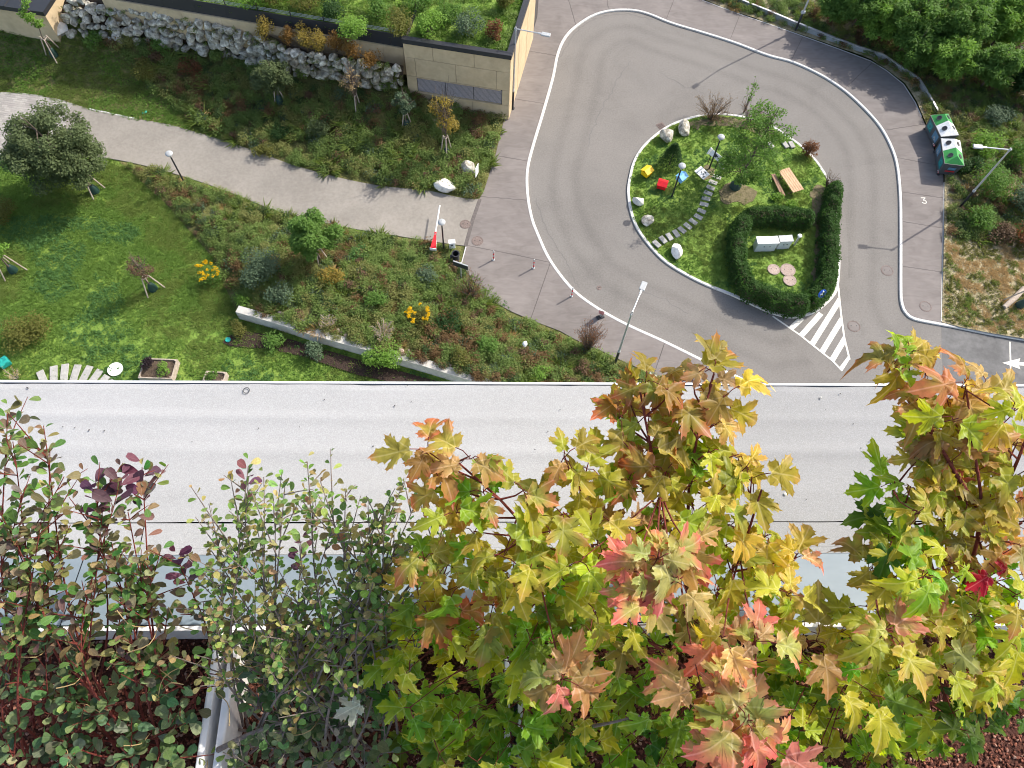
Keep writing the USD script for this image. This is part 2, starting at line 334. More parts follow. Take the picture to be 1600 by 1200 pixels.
# worn wheel tracks round the loop, each a little darker towards its middle
kl_ = LineString(kerb_line); inner_ = Polygon(np.vstack([kerb_line, kerb_line[:1]])).buffer(0)
for t_, off in enumerate((1.9, 3.6)):
    ring_ = inner_.buffer(-off, join_style='round').exterior
    keep_ = road_poly.buffer(-1.4).difference(isl_poly.buffer(.7)).difference(east.buffer(.2)).difference(poly_px([(1190, 480), (1340, 430), (1350, 600), (1300, 600)]))
    for k_, (w_, f_) in enumerate(((.95, .965), (.62, .93), (.30, .90))):
        if t_ == 0: M[f'track{k_}'] = ground(f'road_track_{k_}', [(0.3, np.array((.152, .141, .129)) * f_), (0.5, np.array((.180, .168, .154)) * f_), (0.72, np.array((.214, .200, .184)) * f_)], 9.0, 14, scale2=0.22, stops2=[(0.28, g3(.84)), (0.5, g3(1.0)), (0.72, g3(1.09))], fac2=0.85, bump=0.25, bdist=0.01, bscale=70, distortion=.4)
        part(road, 'wheel_track', flat(ring_.buffer(w_ / 2).intersection(keep_), 0.001 + .001 * k_), M[f'track{k_}'])
def kerb_stones(th, line, closed, L=1.0, w=0.20, h=0.12, gap=0.012, mat_=None):
    s = np.r_[0, np.cumsum(np.linalg.norm(np.diff(line, axis=0), axis=1))]
    n = int(s[-1] / L)
    for i in range(n):
        u = np.linspace(i * s[-1] / n + gap / 2, (i + 1) * s[-1] / n - gap / 2, 4)
        p = np.stack([np.interp(u, s, line[:, k]) for k in (0, 1)], 1)
        t = np.gradient(p, axis=0); t /= np.linalg.norm(t, axis=1, keepdims=True); nn = np.stack([-t[:, 1], t[:, 0]], 1)
        prof = [(-w / 2, -0.05), (-w / 2, h - .02), (-w / 2 + .02, h), (w / 2 - .02, h), (w / 2, h - .02), (w / 2, -0.05)]
        v = np.array([[*(p[a] + nn[a] * o), z] for a in range(4) for o, z in prof])
        f = []
        for a in range(3):
            for k in range(6):
                q, r = a * 6 + k, a * 6 + (k + 1) % 6
                f += [[q, q + 6, r + 6], [q, r + 6, r]]
        for k in range(1, 5): f += [[0, k, k + 1], [18, 18 + k + 1, 18 + k]]
        part(th, 'kerb_stone', (v, f), mat_ or M['kerb'])
kt = Thing('road_kerb', kind='structure')
kerb_stones(kt, kerb_line, False)
ik = Thing('island_kerb', kind='structure')
kerb_stones(ik, np.vstack([isl_line, isl_line[:1]]) if np.linalg.norm(isl_line[0] - isl_line[-1]) > .05 else isl_line, True)

# pavement slabs with open joints
PATH_UP = [(-120, 148), (0, 144), (50, 147), (100, 157), (140, 170), (210, 185), (262, 194), (325, 212), (400, 236.5), (450, 255), (500, 270), (550, 282), (600, 291), (662, 297), (680, 300), (720, 309), (749, 311)]
PATH_LO = [(-120, 246), (0, 246), (100, 240), (160, 246), (210, 255), (275, 272), (350, 297), (400, 317), (432, 329), (525, 352), (600, 365), (662, 375), (695, 380), (727, 384)]
PAV_W_OUT = [(749, 311), (757, 296), (765, 270), (775, 240), (781, 213), (787, 190), (803, 152), (811, 117), (815, 75), (826, 20), (834, -30)]
PAV_S_OUT = [(727, 384), (721, 412), (742, 442), (762, 466), (800, 487), (830, 500), (875, 517), (900, 531), (935, 546), (975, 565), (1020, 585), (1045, 597), (1080, 625)]
PAV_E_OUT = [(1050, -30), (1097, 0), (1150, 20), (1200, 37), (1262, 59), (1312, 77), (1360, 95), (1385, 110), (1412, 132), (1430, 160), (1440, 182), (1448, 200), (1474, 275), (1474, 300), (1472, 400), (1470, 504)]
kz = 0.12
kw = uns(KERB, kz)[:, :2]
ring = np.vstack([uns(PAV_S_OUT, kz)[::-1, :2], uns(PAV_W_OUT, kz)[:, :2], uns([(930, -60), (1040, -60)], kz)[:, :2], uns(PAV_E_OUT, kz)[:, :2]])
outer = Polygon(np.vstack([ring, uns([(1468, 640), (1100, 660)], kz)[:, :2]])).buffer(0)
# the road side of the kerb is cut away
road_cut = Polygon(np.vstack([kerb_line, uns([(1700, 760), (1100, 760)])[:, :2]])).buffer(0).union(LineString(kerb_line).buffer(0.105))
pav = outer.difference(road_cut)
JOINTS = [[(812, 77), (875, 88)], [(795, 153), (852, 162)], [(770, 242), (826, 252)], [(750, 307), (826, 313)], [(727, 383), (800, 397), (864, 411)], [(860, 410), (829, 499), (826, 510)], [(1039, 534), (1020, 590)], [(1057, -10), (1040, 32)], [(1158, 18), (1140, 64)], [(1257, 52), (1235, 97)], [(1364, 97), (1320, 138)], [(1450, 193), (1385, 203)],
          [(1404, 299), (1478, 310)], [(1404, 345), (1478, 357)], [(1404, 415), (1478, 426)], [(845, -20), (824, 75), (812, 122)], [(947, -20), (950, 10), (955, 20)], [(1400, 246), (1465, 258)], [(900, 40), (890, 5), (880, -20)]]
jl = unary_union([LineString(uns(j, kz)[:, :2]).buffer(0.013, cap_style='flat') for j in JOINTS])
pv = Thing('pavement', kind='structure')
part(pv, 'joint_bed', flat(pav.buffer(-0.02), 0.085), M['tar'])
for q in sorted(polys(pav.difference(jl)), key=lambda a: -a.area):
    if q.area > 0.2: part(pv, 'pavement_slab', prism(q, 0.06, 0.12), M['pavement'])
part(pv, 'edging_strip', prism(LineString(uns([(1475.5, 285), (1475, 300), (1473, 400), (1471, 502)], kz)[:, :2]).buffer(0.04, cap_style='flat'), 0.0, 0.13), M['kerb'])
part(pv, 'edging_strip', prism(LineString(uns(PAV_E_OUT[1:11], kz)[:, :2]).buffer(0.03, cap_style='flat'), 0.0, 0.128), M['kerb'])
part(pv, 'edging_strip', prism(LineString(uns([(728, 386), (721, 412)], kz)[:, :2]).buffer(0.03, cap_style='flat'), 0.0, 0.135), M['kerb'])
d3 = meshkit.text_mesh('3', 0.55, 0.004); d3.apply_transform(trimesh.transformations.translation_matrix([*un(1440, 318, .12)[:2], .1235]))
part(pv, 'painted_digit', (d3.vertices, d3.faces), M['paint'])

# footpath with its tar seam and the block paved stretch
path = Thing('footpath', kind='structure')
up, lo = spline(uns(PATH_UP, kz)[:, :2], 0.6), spline(uns(PATH_LO, kz)[:, :2], 0.6)
path_poly = Polygon(np.vstack([up, lo[::-1]])).buffer(0)
cut = Polygon(uns([(115, 100), (113, 164), (104, 185), (95, 300), (-400, 300), (-400, 100)], kz)[:, :2])
part(path, 'asphalt', prism(path_poly.difference(cut), 0.0, 0.125), M['path'])
bl = path_poly.intersection(cut)
part(path, 'paving_bed', flat(bl, 0.10), M['tar'])
bx0, by0, bx1, by1 = bl.bounds
# blocks in courses across the path; the bond turns with the path
A0, A1 = un(0, 146, kz)[:2], un(110, 160, kz)[:2]; du = (A1 - A0) / np.linalg.norm(A1 - A0); dv = np.array([-du[1], du[0]])
rng = np.random.default_rng(8); bv = {0: [], 1: [], 2: []}
for r_ in range(-50, 12):
    for c_ in range(-60, 22):
        o = A1 + du * ((c_ + 0.5 * (r_ % 2)) * 0.40) + dv * (r_ * 0.20)
        q = Polygon([o + du * .008 + dv * .008, o + du * .392 + dv * .008, o + du * .392 + dv * .192, o + du * .008 + dv * .192])
        if bl.contains(q.centroid): bv[int(rng.integers(3))].append(prism(q.intersection(bl), 0.06, 0.120 + rng.uniform(-.003, .003)))
M['block0'] = ground('paving_block_a', [(0.3, (.27, .25, .23)), (0.7, (.33, .31, .285))], 9, 6)
M['block1'] = ground('paving_block_b', [(0.3, (.30, .28, .255)), (0.7, (.36, .34, .31))], 9, 6)
M['block2'] = ground('paving_block_c', [(0.3, (.33, .31, .28)), (0.7, (.40, .375, .345))], 9, 6)
for k in bv:
    if bv[k]: part(path, 'paving_blocks', join(bv[k]), M[f'block{k}'], kind='stuff')
sm = LineString(uns([(750, 311), (738, 345), (727.5, 384)], kz)[:, :2]).buffer(0.13, cap_style='flat')
part(path, 'seam', prism(sm, 0.0, 0.128), M['path_seam'])
part(path, 'edging_strip', prism(LineString(uns([(140, 170), (210, 185)], kz)[:, :2]).buffer(0.05, cap_style='flat'), 0.0, 0.135), M['kerb'])

# ---- lawns and planting beds: sheets with their own relief
lawn_poly = Polygon(np.vstack([lo, uns([(721, 412), (800, 487), (1020, 585), (1080, 640), (1080, 760), (-200, 760), (-400, 300)], 0.0)[:, :2]])).buffer(0)
def terrain(poly, hf, step, seed=0):
    from scipy.spatial import Delaunay
    x0, y0, x1, y1 = poly.bounds
    X, Y = np.meshgrid(np.arange(x0, x1, step), np.arange(y0, y1, step)); rr = np.random.default_rng(seed)
    p = np.column_stack([X.ravel(), Y.ravel()]) + rr.uniform(-.3, .3, (X.size, 2)) * step
    p = p[shapely.contains_xy(poly.buffer(-step * .4), p[:, 0], p[:, 1])]
    b = np.array(poly.exterior.segmentize(step).coords)[:-1]
    p = np.vstack([p, b]); t = Delaunay(p).simplices
    c = p[t].mean(1); t = t[shapely.contains_xy(poly, c[:, 0], c[:, 1])]
    a, b_, c_ = p[t[:, 0]], p[t[:, 1]], p[t[:, 2]]
    flip = ((b_ - a)[:, 0] * (c_ - a)[:, 1] - (b_ - a)[:, 1] * (c_ - a)[:, 0]) < 0
    t[flip] = t[flip][:, ::-1]
    return np.column_stack([p, hf(p)]), t
def dist(line, p): return shapely.distance(line, shapely.points(p))
upL, loL = LineString(up), LineString(lo)
pavW, pavS = LineString(uns(PAV_W_OUT, kz)[:, :2]), LineString(uns(PAV_S_OUT, kz)[:, :2])
def h_upper(p):
    return 0.10 + (1.8 + 1.9 * smooth01((-22 - p[:, 0]) / 10.0)) * smooth01((dist(upL, p) - .4) / 8.5) * smooth01(dist(pavW, p) / 12.0)
LBW = LineString(uns([(366, 484), (330, 400), (260, 320), (180, 256)])[:, :2])
WALL_TOP, WALL_H = [(368, 487), (400, 495), (487, 523), (570, 546), (650, 568), (750, 599), (850, 628)], 0.95
wallL = LineString(uns(WALL_TOP, WALL_H)[:, :2])
def h_lower(p):
    return 0.07 + 0.80 * smooth01(np.minimum(dist(loL, p), dist(pavS, p)) / 5.0) * smooth01(dist(LBW, p) / 3.0)
upper_poly = Polygon(np.vstack([up, uns(PAV_W_OUT, kz)[:7, :2], [[4, 75], [-75, 75]]])).buffer(0)
lower_poly = Polygon(np.vstack([lo[[i for i in range(len(lo)) if lo[i][0] > un(180, 250)[0]]], uns(PAV_S_OUT, kz)[:, :2], uns([(1080, 700), (850, 640), (850, 628)], .9)[:, :2], uns(WALL_TOP, WALL_H)[::-1, :2], uns([(330, 400), (260, 320)])[:, :2]])).buffer(0)
h_lawn = lambda p: np.full(len(p), 0.05) + 0.10 * (meshkit.fbm(np.column_stack([p * 0.25, np.zeros(len(p))]), 3) - .5)
single('lawn', terrain(lawn_poly, h_lawn, 0.8), M['turf'], kind='structure', smooth=True)
single('upper_bed', terrain(upper_poly, h_upper, 0.8), M['meadow'], kind='structure', smooth=True)
single('lower_bed', terrain(lower_poly, h_lower, 0.6), M['meadow'], kind='structure', smooth=True)
isl_in = isl_poly.buffer(-0.10)
single('island_lawn', terrain(isl_in, lambda p: 0.10 + 0.12 * smooth01(-(-dist(LineString(isl_line), p)) / 3.0), 0.5), M['turf'], kind='structure', smooth=True)
east_poly = Polygon(np.vstack([uns(PAV_E_OUT, kz)[:, :2], uns([(1500, 513), (1550, 523), (1700, 550)], kz)[:, :2], [[70, 20], [90, 90], [10, 90]]])).buffer(0)
single('dry_verge', terrain(east_poly.buffer(-0.06), lambda p: 0.08 + 0.25 * meshkit.fbm(np.column_stack([p * 0.3, np.zeros(len(p))]), 3), 0.9), M['drygrass'], kind='structure', smooth=True)
single('gravel_patch', flat(poly_px([(1575, 20), (1640, 40), (1640, 100), (1598, 80), (1585, 55)], .42), 0.42), M['gravel'], kind='structure')
single('mulch_bed', flat(poly_px([(380, 517), (440, 526), (560, 562), (700, 600), (700, 616), (560, 586), (470, 556), (420, 545), (360, 541), (347, 535), (355, 526)], .13), 0.135), M['mulch'], kind='structure')
M['worn'] = ground('worn_soil', [(0.3, (.10, .085, .040)), (0.7, (.21, .175, .10))], 6, 10, scale2=1.2, bump=.8, bdist=.05, bscale=14)
isl_h = lambda p: 0.10 + 0.12 * smooth01(dist(LineString(isl_line), p) / 3.0)
_wr = np.random.default_rng(6)
def blob(pts, z, amp=.25):
    b = spline(uns(pts, z)[:, :2], .35, closed=True); return Polygon(b + _wr.normal(size=b.shape) * amp * .4).buffer(0)
wg = Thing('worn_ground', kind='structure')
for pts in ([(1132, 292), (1150, 285), (1172, 293), (1182, 308), (1168, 318), (1148, 316), (1132, 320), (1124, 306)], [(1092, 268), (1108, 258), (1118, 268), (1104, 284)], [(1080, 190), (1120, 184), (1180, 187), (1215, 205), (1205, 214), (1160, 200), (1110, 196), (1085, 202)], [(1268, 300), (1284, 290), (1290, 330), (1287, 400), (1280, 440), (1270, 440), (1274, 380)], [(1160, 460), (1210, 478), (1240, 484), (1238, 490), (1200, 481), (1150, 462)]):
    q = blob(pts, .2).intersection(isl_in.buffer(-.05))
    for g_ in polys(q): part(wg, 'bare_patch', terrain(g_, lambda p: isl_h(p) + .035, .35), M['worn'])
def hz(x, y):
    p = np.array([[x, y]]); P = Point(x, y)
    if upper_poly.contains(P): return float(h_upper(p)[0])
    if lower_poly.contains(P): return float(h_lower(p)[0])
    if isl_in.contains(P): return 0.16
    if east_poly.contains(P): return 0.2
    if lawn_poly.contains(P): return 0.06
    return 0.12 if pav.contains(P) or path_poly.contains(P) else 0.0
def ug(px, py):
    z = 0.1
    for _ in range(6): q = un(px, py, z); z = hz(q[0], q[1])
    return np.array([q[0], q[1], z])
# ================================================================== garage block, plinth, fence, boulder wall
BT = 5.8
def P3(px, py, z): return un(px, py, z)
c0, c1 = un(629, 66, BT)[:2], un(798, 92, BT)[:2]          # front edge of the block's top
du = (c1 - c0) / np.linalg.norm(c1 - c0); L = float(np.linalg.norm(c1 - c0)); dn = np.array([-du[1], du[0]])     # dn points away from the viewer
c2 = un(833, -20, BT)[:2]
garage = Thing('garage_block', 'beige stone clad garage block with dark rim and roof garden beside the pavement', 'building', (*c0, 0))
body = Polygon([c0 + dn * .05, c1 + dn * .05 - du * .05, c2 + dn * 4, c0 + dn * 20])
part(garage, 'wall_core', prism(body, 0.0, BT - .12), M['tar'])
part(garage, 'roof_lawn', prism(body.buffer(-.25), BT - .1, BT - .02), M['turf'])
# facing panels in courses, with open joints; the vent louvre takes the middle of the third course
def facing(A, U, Nn, length, courses, step, offs, hole=None, z0=0.0):
    z = z0
    for k, h in enumerate(courses):
        xs = [0.0] + [x for x in np.arange(offs[k % len(offs)], length, step) if x > .3 and x < length - .3] + [length]
        for a, b in zip(xs[:-1], xs[1:]):
            for (p, q) in ([(a, b)] if hole is None or k != hole[0] else [(a, min(b, hole[1])), (max(a, hole[2]), b)]):
                if q - p < .15: continue
                quad = Polygon([A + U * (p + .012), A + U * (q - .012), A + U * (q - .012) + Nn * .06, A + U * (p + .012) + Nn * .06])
                part(garage, 'facing_panel', prism(quad, z + .012, z + h - .012), M['beige' if (k + len(xs)) % 2 else 'beige2'])
        z += h
facing(c0, du, dn, L, [1.50, 1.40, 1.65, 1.25], 2.95, [1.9, 2.4, .75, 2.1], (1, .75, L - 0.55))
lz0, lz1 = 1.50, 2.90
part(garage, 'vent_frame', MB().box((*(c0 + du * L / 2 - dn * .03), lz0 + .03), (L - 1.3, .16, .06), math.atan2(du[1], du[0])).box((*(c0 + du * L / 2 - dn * .0), lz1 - .03), (L - 1.3, .08, .05), math.atan2(du[1], du[0])).mesh(), M['beige2'])
bay = (L - 1.3) / 3
for b in range(3):
    for s in range(15):
        m = MB(); z = lz0 + .10 + s * .083
        a, e = c0 + du * (.75 + b * bay + .03), c0 + du * (.75 + (b + 1) * bay - .03)
        m.add([[*(a + dn * .03), z], [*(e + dn * .03), z], [*(e + dn * .09), z + .07], [*(a + dn * .09), z + .07], [*(a + dn * .03), z + .012], [*(e + dn * .03), z + .012], [*(e + dn * .09), z + .082], [*(a + dn * .09), z + .082]],
              [[0, 1, 2], [0, 2, 3], [4, 6, 5], [4, 7, 6], [0, 4, 5], [0, 5, 1], [3, 2, 6], [3, 6, 7]])
        part(garage, 'louvre_slat', m.mesh(), M['louvre'])
rim = MB()
for a, b in ((c0, c1), (c1, c2 + (c2 - c1) * .4)):
    d = (b - a) / np.linalg.norm(b - a); nn = np.array([-d[1], d[0]])
    rim.prism(Polygon([a - nn * .05 - d * .05, b - nn * .05, b + nn * .33, a + nn * .33 - d * .05 if a is c0 else a + nn * .33]), BT - .06 if a is c0 else BT - .063, BT + .30 if a is c0 else BT + .297)
part(garage, 'parapet_rim', rim.mesh(), M['black'])
sd = (c2 - c1) / np.linalg.norm(c2 - c1); sl = float(np.linalg.norm(c2 - c1)) * 1.3; sn = np.array([-sd[1], sd[0]])
for k, (z, h) in enumerate(((0, 2.3), (2.3, 2.2), (4.5, 1.2))):
    for j in range(int(sl / 3)):
        q = Polygon([c1 + sd * (j * 3 + .075), c1 + sd * (j * 3 + 2.99), c1 + sd * (j * 3 + 2.99) + sn * .06, c1 + sd * (j * 3 + .075) + sn * .06])
        part(garage, 'facing_panel', prism(q, z + .012, z + h - .012), M['beige'])

# plinth and black fence to the left of the block
f0, f1 = un(150, -22, BT)[:2], un(629, 58, BT)[:2]
fu = (f1 - f0) / np.linalg.norm(f1 - f0); fn = np.array([-fu[1], fu[0]]); fl = float(np.linalg.norm(f1 - f0))
plinth = Thing('plinth_wall', 'long low beige plinth wall between the boulders and black fence', 'wall', (*f0, 0))
k = 0
for j in np.arange(0, fl - .2, 3.0):
    e = min(j + 2.985, fl - .02)
    part(plinth, 'wall_panel', prism(Polygon([f0 + fu * j - fn * .12, f0 + fu * e - fn * .12, f0 + fu * e + fn * .18, f0 + fu * j + fn * .18]), 2.6, 4.92), M['beige' if k % 2 else 'beige2']); k += 1
fence = Thing('black_fence', 'long black sheet fence with thin wires above the beige plinth', 'fence', (*f0, 4.9))
for j in np.arange(0, fl - .2, 2.4):
    e = min(j + 2.39, fl - .02)
    part(fence, 'fence_panel', prism(Polygon([f0 + fu * j, f0 + fu * e, f0 + fu * e + fn * .05, f0 + fu * j + fn * .05]), 4.92, 5.95), M['black'])
    part(fence, 'fence_post', MB().box((*(f0 + fu * (j + .03) + fn * .09), 5.6), (.06, .06, 1.5), math.atan2(fu[1], fu[0])).mesh(), M['black'])
for z in (6.05, 6.15, 6.25):
    part(fence, 'wire', MB().tube([[*(f0 + fn * .09), z], [*(f1 + fn * .09), z]], .012, 4).mesh(), M['steel'])
garden = Polygon([f0 + fn * .2, f1 + fn * .2, f1 + fn * 22, f0 + fn * 22])
single('terrace_lawn', flat(garden, BT - .35), M['turf'], kind='structure')

# corner of a second block at the upper left
e0, e1, e2 = un(-60, 0, 4.3)[:2], un(67, 19, 4.3)[:2], un(90, -16, 4.3)[:2]
blk = Thing('corner_block', 'black roofed corner of a beige block at the top left above the lawn', 'building', (*e1, 0))
cb = Polygon([e0, e1, e2, e2 + fn * 6, e0 + fn * 8])
part(blk, 'wall', prism(cb.buffer(-.06), 0.0, 3.95), M['beige'])
part(blk, 'roof', prism(cb, 3.95, 4.3), M['black'])
for j in range(3):
    a = e0 + (e1 - e0) * (.25 + .27 * j)
    part(blk, 'roof_seam', MB().box((*(a + fn * 1.5), 4.32), (.05, 3.0, .05), math.atan2(fu[1], fu[0])).mesh(), M['black'])

# boulder wall: every boulder a stone of its own
def boulder(rng, c, r, seed, flatten=0.75, sub=2):
    m = trimesh.creation.icosphere(sub, 1.0); v = np.array(m.vertices)
    v = v * (0.72 + 0.55 * meshkit.fbm(v * 1.1 + seed * 7.3, 3, seed)[:, None])
    for _ in range(11):                                        # broken faces
        d = rdir(rng, 1)[0]; h = rng.uniform(.42, .82); o = v @ d - h
        v = v - np.maximum(o, 0)[:, None] * d * .9
    v = v * np.array(r) * np.array([1, 1, flatten]); a = rng.uniform(0, 6.28)
    R = np.array([[math.cos(a), -math.sin(a), 0], [math.sin(a), math.cos(a), 0], [0, 0, 1]])
    return v @ R.T + np.asarray(c), np.array(m.faces)
RB = [(78, 40), (125, 50), (170, 60), (205, 64), (250, 72), (300, 80), (350, 88), (400, 98), (452, 113), (510, 122), (570, 132), (628, 140)]
RT = [(100, -6), (135, -2), (185, 5), (215, 12), (262, 20), (312, 32), (355, 42), (402, 54), (455, 74), (512, 87), (572, 96), (630, 108)]
bw = Thing('boulder_wall', 'dry wall of pale rough boulders below the beige plinth', 'retaining wall', un(350, 88, 2.8))
rng = np.random.default_rng(21)
base_l = spline(np.array([ug(*p) for p in RB]), .05); top_l = spline(np.array([un(*p, 4.45) for p in RT]), .05)
back = MB(); q = np.linspace(0, 1, 40)
bb = base_l[(q * (len(base_l) - 1)).astype(int)]; tt = top_l[(q * (len(top_l) - 1)).astype(int)]
back.add(np.vstack([bb + [0, .45, -.3], tt + [0, .5, -.15]]), [[i, i + 1, 41 + i] for i in range(39)] + [[i, 41 + i, 40 + i] for i in range(39)])
part(bw, 'earth_backing', back.mesh(), M['soil'])
nb = 0
for row in range(5):
    u = rng.uniform(0, .02)
    while u < 1.0:
        w = rng.uniform(.28, .74) * (1.05 - .06 * row); s = u + w / 27 / 1.6
        b, t = base_l[min(int(s * (len(base_l) - 1)), len(base_l) - 1)], top_l[min(int(s * (len(top_l) - 1)), len(top_l) - 1)]
        c = b + (t - b) * np.clip((row + .45 + rng.normal() * .2) / 5.0, .02, 1.0) + rng.normal(size=3) * .05
        if s < 1 and rng.random() > .04:
            part(bw, 'boulder', boulder(rng, c, (w * .92, w * rng.uniform(.62, .88), w * rng.uniform(.6, .9)), nb, .9), M['rock'], smooth=35); nb += 1
        u = s + w / 27 / 1.6

# ================================================================== loose boulders
for i, (x, y, r, m, lab) in enumerate([
    (1068, 204, .62, 'rock', 'grey boulder at the top of the island beside the kerb, larger of two grey ones'),
    (1040, 216, .58, 'rock', 'tilted grey boulder next to the island kerb, lower left of the other grey one'),
    (998, 318, .50, 'rock_white', 'tall white boulder on the island edge below the red box'),
    (1011, 348, .42, 'rock', 'small pale grey boulder on the island near the stepping stones'),
    (1055, 396, .52, 'rock_white', 'white boulder at the lower end of the stepping stones'),
    (694, 293, .72, 'rock_white', 'large white boulder at the bed corner beside the footpath'),
    (731, 268, .60, 'rock', 'grey boulder beside the white sign in the bed corner'),
    (96, 44, .55, 'rock_white', 'flat pale stone on the grass at the foot of the boulder wall'),
    (701, 196, .34, 'rock', 'small pale stone at the foot of the thin yellow tree')]):
    r *= 1.22; g = ug(x, y); single('boulder', boulder(np.random.default_rng(50 + i), g + [0, 0, r * .42], (r, r * .8, r * .75), 90 + i, .9, 3), M[m], lab, 'boulder', smooth=35)

# ================================================================== lamps
def street_lamp(base, top, zt, head_px, label, bz=0.12, head=True, joint=1.7):
    b = un(*base, bz) if not isinstance(base, np.ndarray) else base
    t = un(*top, zt); b = np.array([t[0], t[1], bz]) if head else b
    th = Thing('street_lamp', label, 'street lamp', b, 'street lamps round the turning loop')
    part(th, 'pole_base', MB().tube([b, b + [0, 0, joint]], .085, 10).tube([b, b + [0, 0, .05]], .16, 10).mesh(), M['blackpole'], smooth=40)
    part(th, 'joint_band', MB().tube([b + [0, 0, joint], b + [0, 0, joint + .14]], .10, 10).mesh(), M['lampwhite'])
    part(th, 'pole', MB().tube([b + [0, 0, joint + .14], b + [0, 0, zt]], [.075, .05], 10).mesh(), M['steel'], smooth=40)
    h = un(*head_px, zt); d = h - (b + [0, 0, zt - b[2]]); d[2] = 0; l = np.linalg.norm(d); d /= l
    tp = np.array([b[0], b[1], zt])
    part(th, 'arm', MB().tube([tp - d * .12, tp + d * (l - .3)], .04, 8).mesh(), M['steel'], smooth=40)
    part(th, 'clamp', MB().tube([tp - [0, 0, .15], tp + [0, 0, .12]], .075, 8).mesh(), M['lampwhite'])
    part(th, 'lamp_head', MB().box(tp + d * l, (.62, .34, .12), math.atan2(d[1], d[0]), .03).mesh(), M['lampwhite'])
    part(th, 'neck', MB().box(tp + d * (l - .42), (.28, .13, .08), math.atan2(d[1], d[0]), .02).mesh(), M['steel'])
    return th
street_lamp((960, 570), (987, 490), 6.46, (1005, 447), 'street lamp with upward pointing arm at the lower left kerb', head=True)
street_lamp((802, 172), (806, 45), 7.3, (853, 54), 'street lamp with arm to the right beside the beige garage block', head=True)
street_lamp((1497, 325), (1578, 234), 6.0, (1528, 229), 'street lamp with arm to the left behind the recycling containers', head=True)
b4 = un(1243, 47, .2); street_lamp(b4, (1257, 12), 1.7, (0, 0), '', head=False) if False else None
t4 = b4 + [0, 0, 6.9]
th = Thing('street_lamp', 'black footed street lamp behind the grey barrier at the top edge', 'street lamp', b4, 'street lamps round the turning loop')
part(th, 'pole_base', MB().tube([b4, b4 + [0, 0, 1.6]], .085, 10).mesh(), M['blackpole'], smooth=40)
part(th, 'joint_band', MB().box(b4 + [0, 0, 1.7], (.34, .22, .22), .3, .03).mesh(), M['lampwhite'])
part(th, 'pole', MB().tube([b4 + [0, 0, 1.8], t4], [.075, .05], 10).mesh(), M['steel'], smooth=40)
part(th, 'arm', MB().tube([t4, t4 + [-1.9, -1.6, 0]], .04, 8).mesh(), M['steel'])
part(th, 'lamp_head', MB().box(t4 + [-2.1, -1.77, 0], (.62, .34, .12), .7, .03).mesh(), M['lampwhite'])

def park_lamp(top, zt, label, bz=None):
    t = un(*top, zt); b = np.array([t[0], t[1], hz(t[0], t[1])])
    th = Thing('park_lamp', label, 'park lamp', b, 'black post lamps with round white heads')
    part(th, 'post', MB().tube([b, [b[0], b[1], zt - .35]], [.06, .05], 10).mesh(), M['blackpole'], smooth=40)
    part(th, 'neck', MB().tube([[b[0], b[1], zt - .35], [b[0], b[1], zt - .08]], [.05, .11], 10).mesh(), M['steel'], smooth=40)
    s = [(0.02, .13), (.15, .115), (.23, .06), (.26, 0), (.23, -.06), (.14, -.12), (.02, -.12)]
    m = trimesh.creation.revolve(np.array(s)[::-1], sections=24); m.apply_translation([b[0], b[1], zt])
    part(th, 'lamp_head', (m.vertices, m.faces), M['lampwhite'], smooth=40)
    return th
park_lamp((264, 240), 3.1, 'round headed park lamp beside the pale footpath below its upper bend')
park_lamp((690, 347), 3.2, 'round headed park lamp standing next to the red barrier')
park_lamp((1066, 259), 3.5, 'round headed lamp on the island behind the light blue box')
park_lamp((1127, 214), 3.5, 'round headed lamp on the island above the white picture board')

# ================================================================== low metal barrier along the upper right pavement
GR = [(1120, -8), (1160, 9), (1200, 25), (1240, 42), (1300, 66), (1340, 81), (1375, 92), (1432, 130), (1447, 155), (1461, 180)]
gl = uns(GR, .15)[:, :2]
gr = Thing('metal_barrier', 'low grey metal barrier along the upper right pavement in front of the trees', 'barrier', (*gl[4], .15))
for a, b in zip(gl[:-1], gl[1:]):
    d = (b - a) / np.linalg.norm(b - a); nn = np.array([-d[1], d[0]])
    q = lambda w0, w1: Polygon([a + d * .01 + nn * w0, b - d * .01 + nn * w0, b - d * .01 + nn * w1, a + d * .01 + nn * w1])
    part(gr, 'barrier_sheet', prism(q(-.03, .03), .05, .60), M['railmetal'])
    part(gr, 'top_rail', prism(q(-.07, .07), .605, .66), M['steel'])
    part(gr, 'post', MB().box((*(a + nn * .07), .30), (.08, .08, .62), math.atan2(d[1], d[0])).mesh(), M['steel'])

# ================================================================== concrete retaining wall
wl = uns(WALL_TOP, WALL_H)[:, :2]
rw = Thing('retaining_wall', 'pale concrete retaining wall between the wild bed and the lawn', 'wall', (*wl[2], 0))
wr = spline(wl, 2.6)
for a, b in zip(wr[:-1], wr[1:]):
    d = (b - a) / np.linalg.norm(b - a); nn = np.array([-d[1], d[0]])
    q = Polygon([a + d * .006 - nn * .02, b - d * .006 - nn * .02, b - d * .006 + nn * .48, a + d * .006 + nn * .48])
    part(rw, 'wall_section', prism(q, -.2, WALL_H), M['concrete'])
rng = np.random.default_rng(77)
st = MB()
for i in range(70):
    u = rng.uniform(.1, .98); p = wr[0] + (wr[-1] - wr[0]) * u; k = np.argmin(np.linalg.norm(wr - p, axis=1)); q = wr[min(k, len(wr) - 2)]; d = wr[min(k, len(wr) - 2) + 1] - q; nn = np.array([-d[1], d[0]]) / np.linalg.norm(d)
    p = q + d * rng.uniform(0, 1) + nn * rng.uniform(.5, .85)
    st.add(*boulder(rng, (*p, WALL_H - .04), (rng.uniform(.10, .22),) * 3, 300 + i, .8, 1))
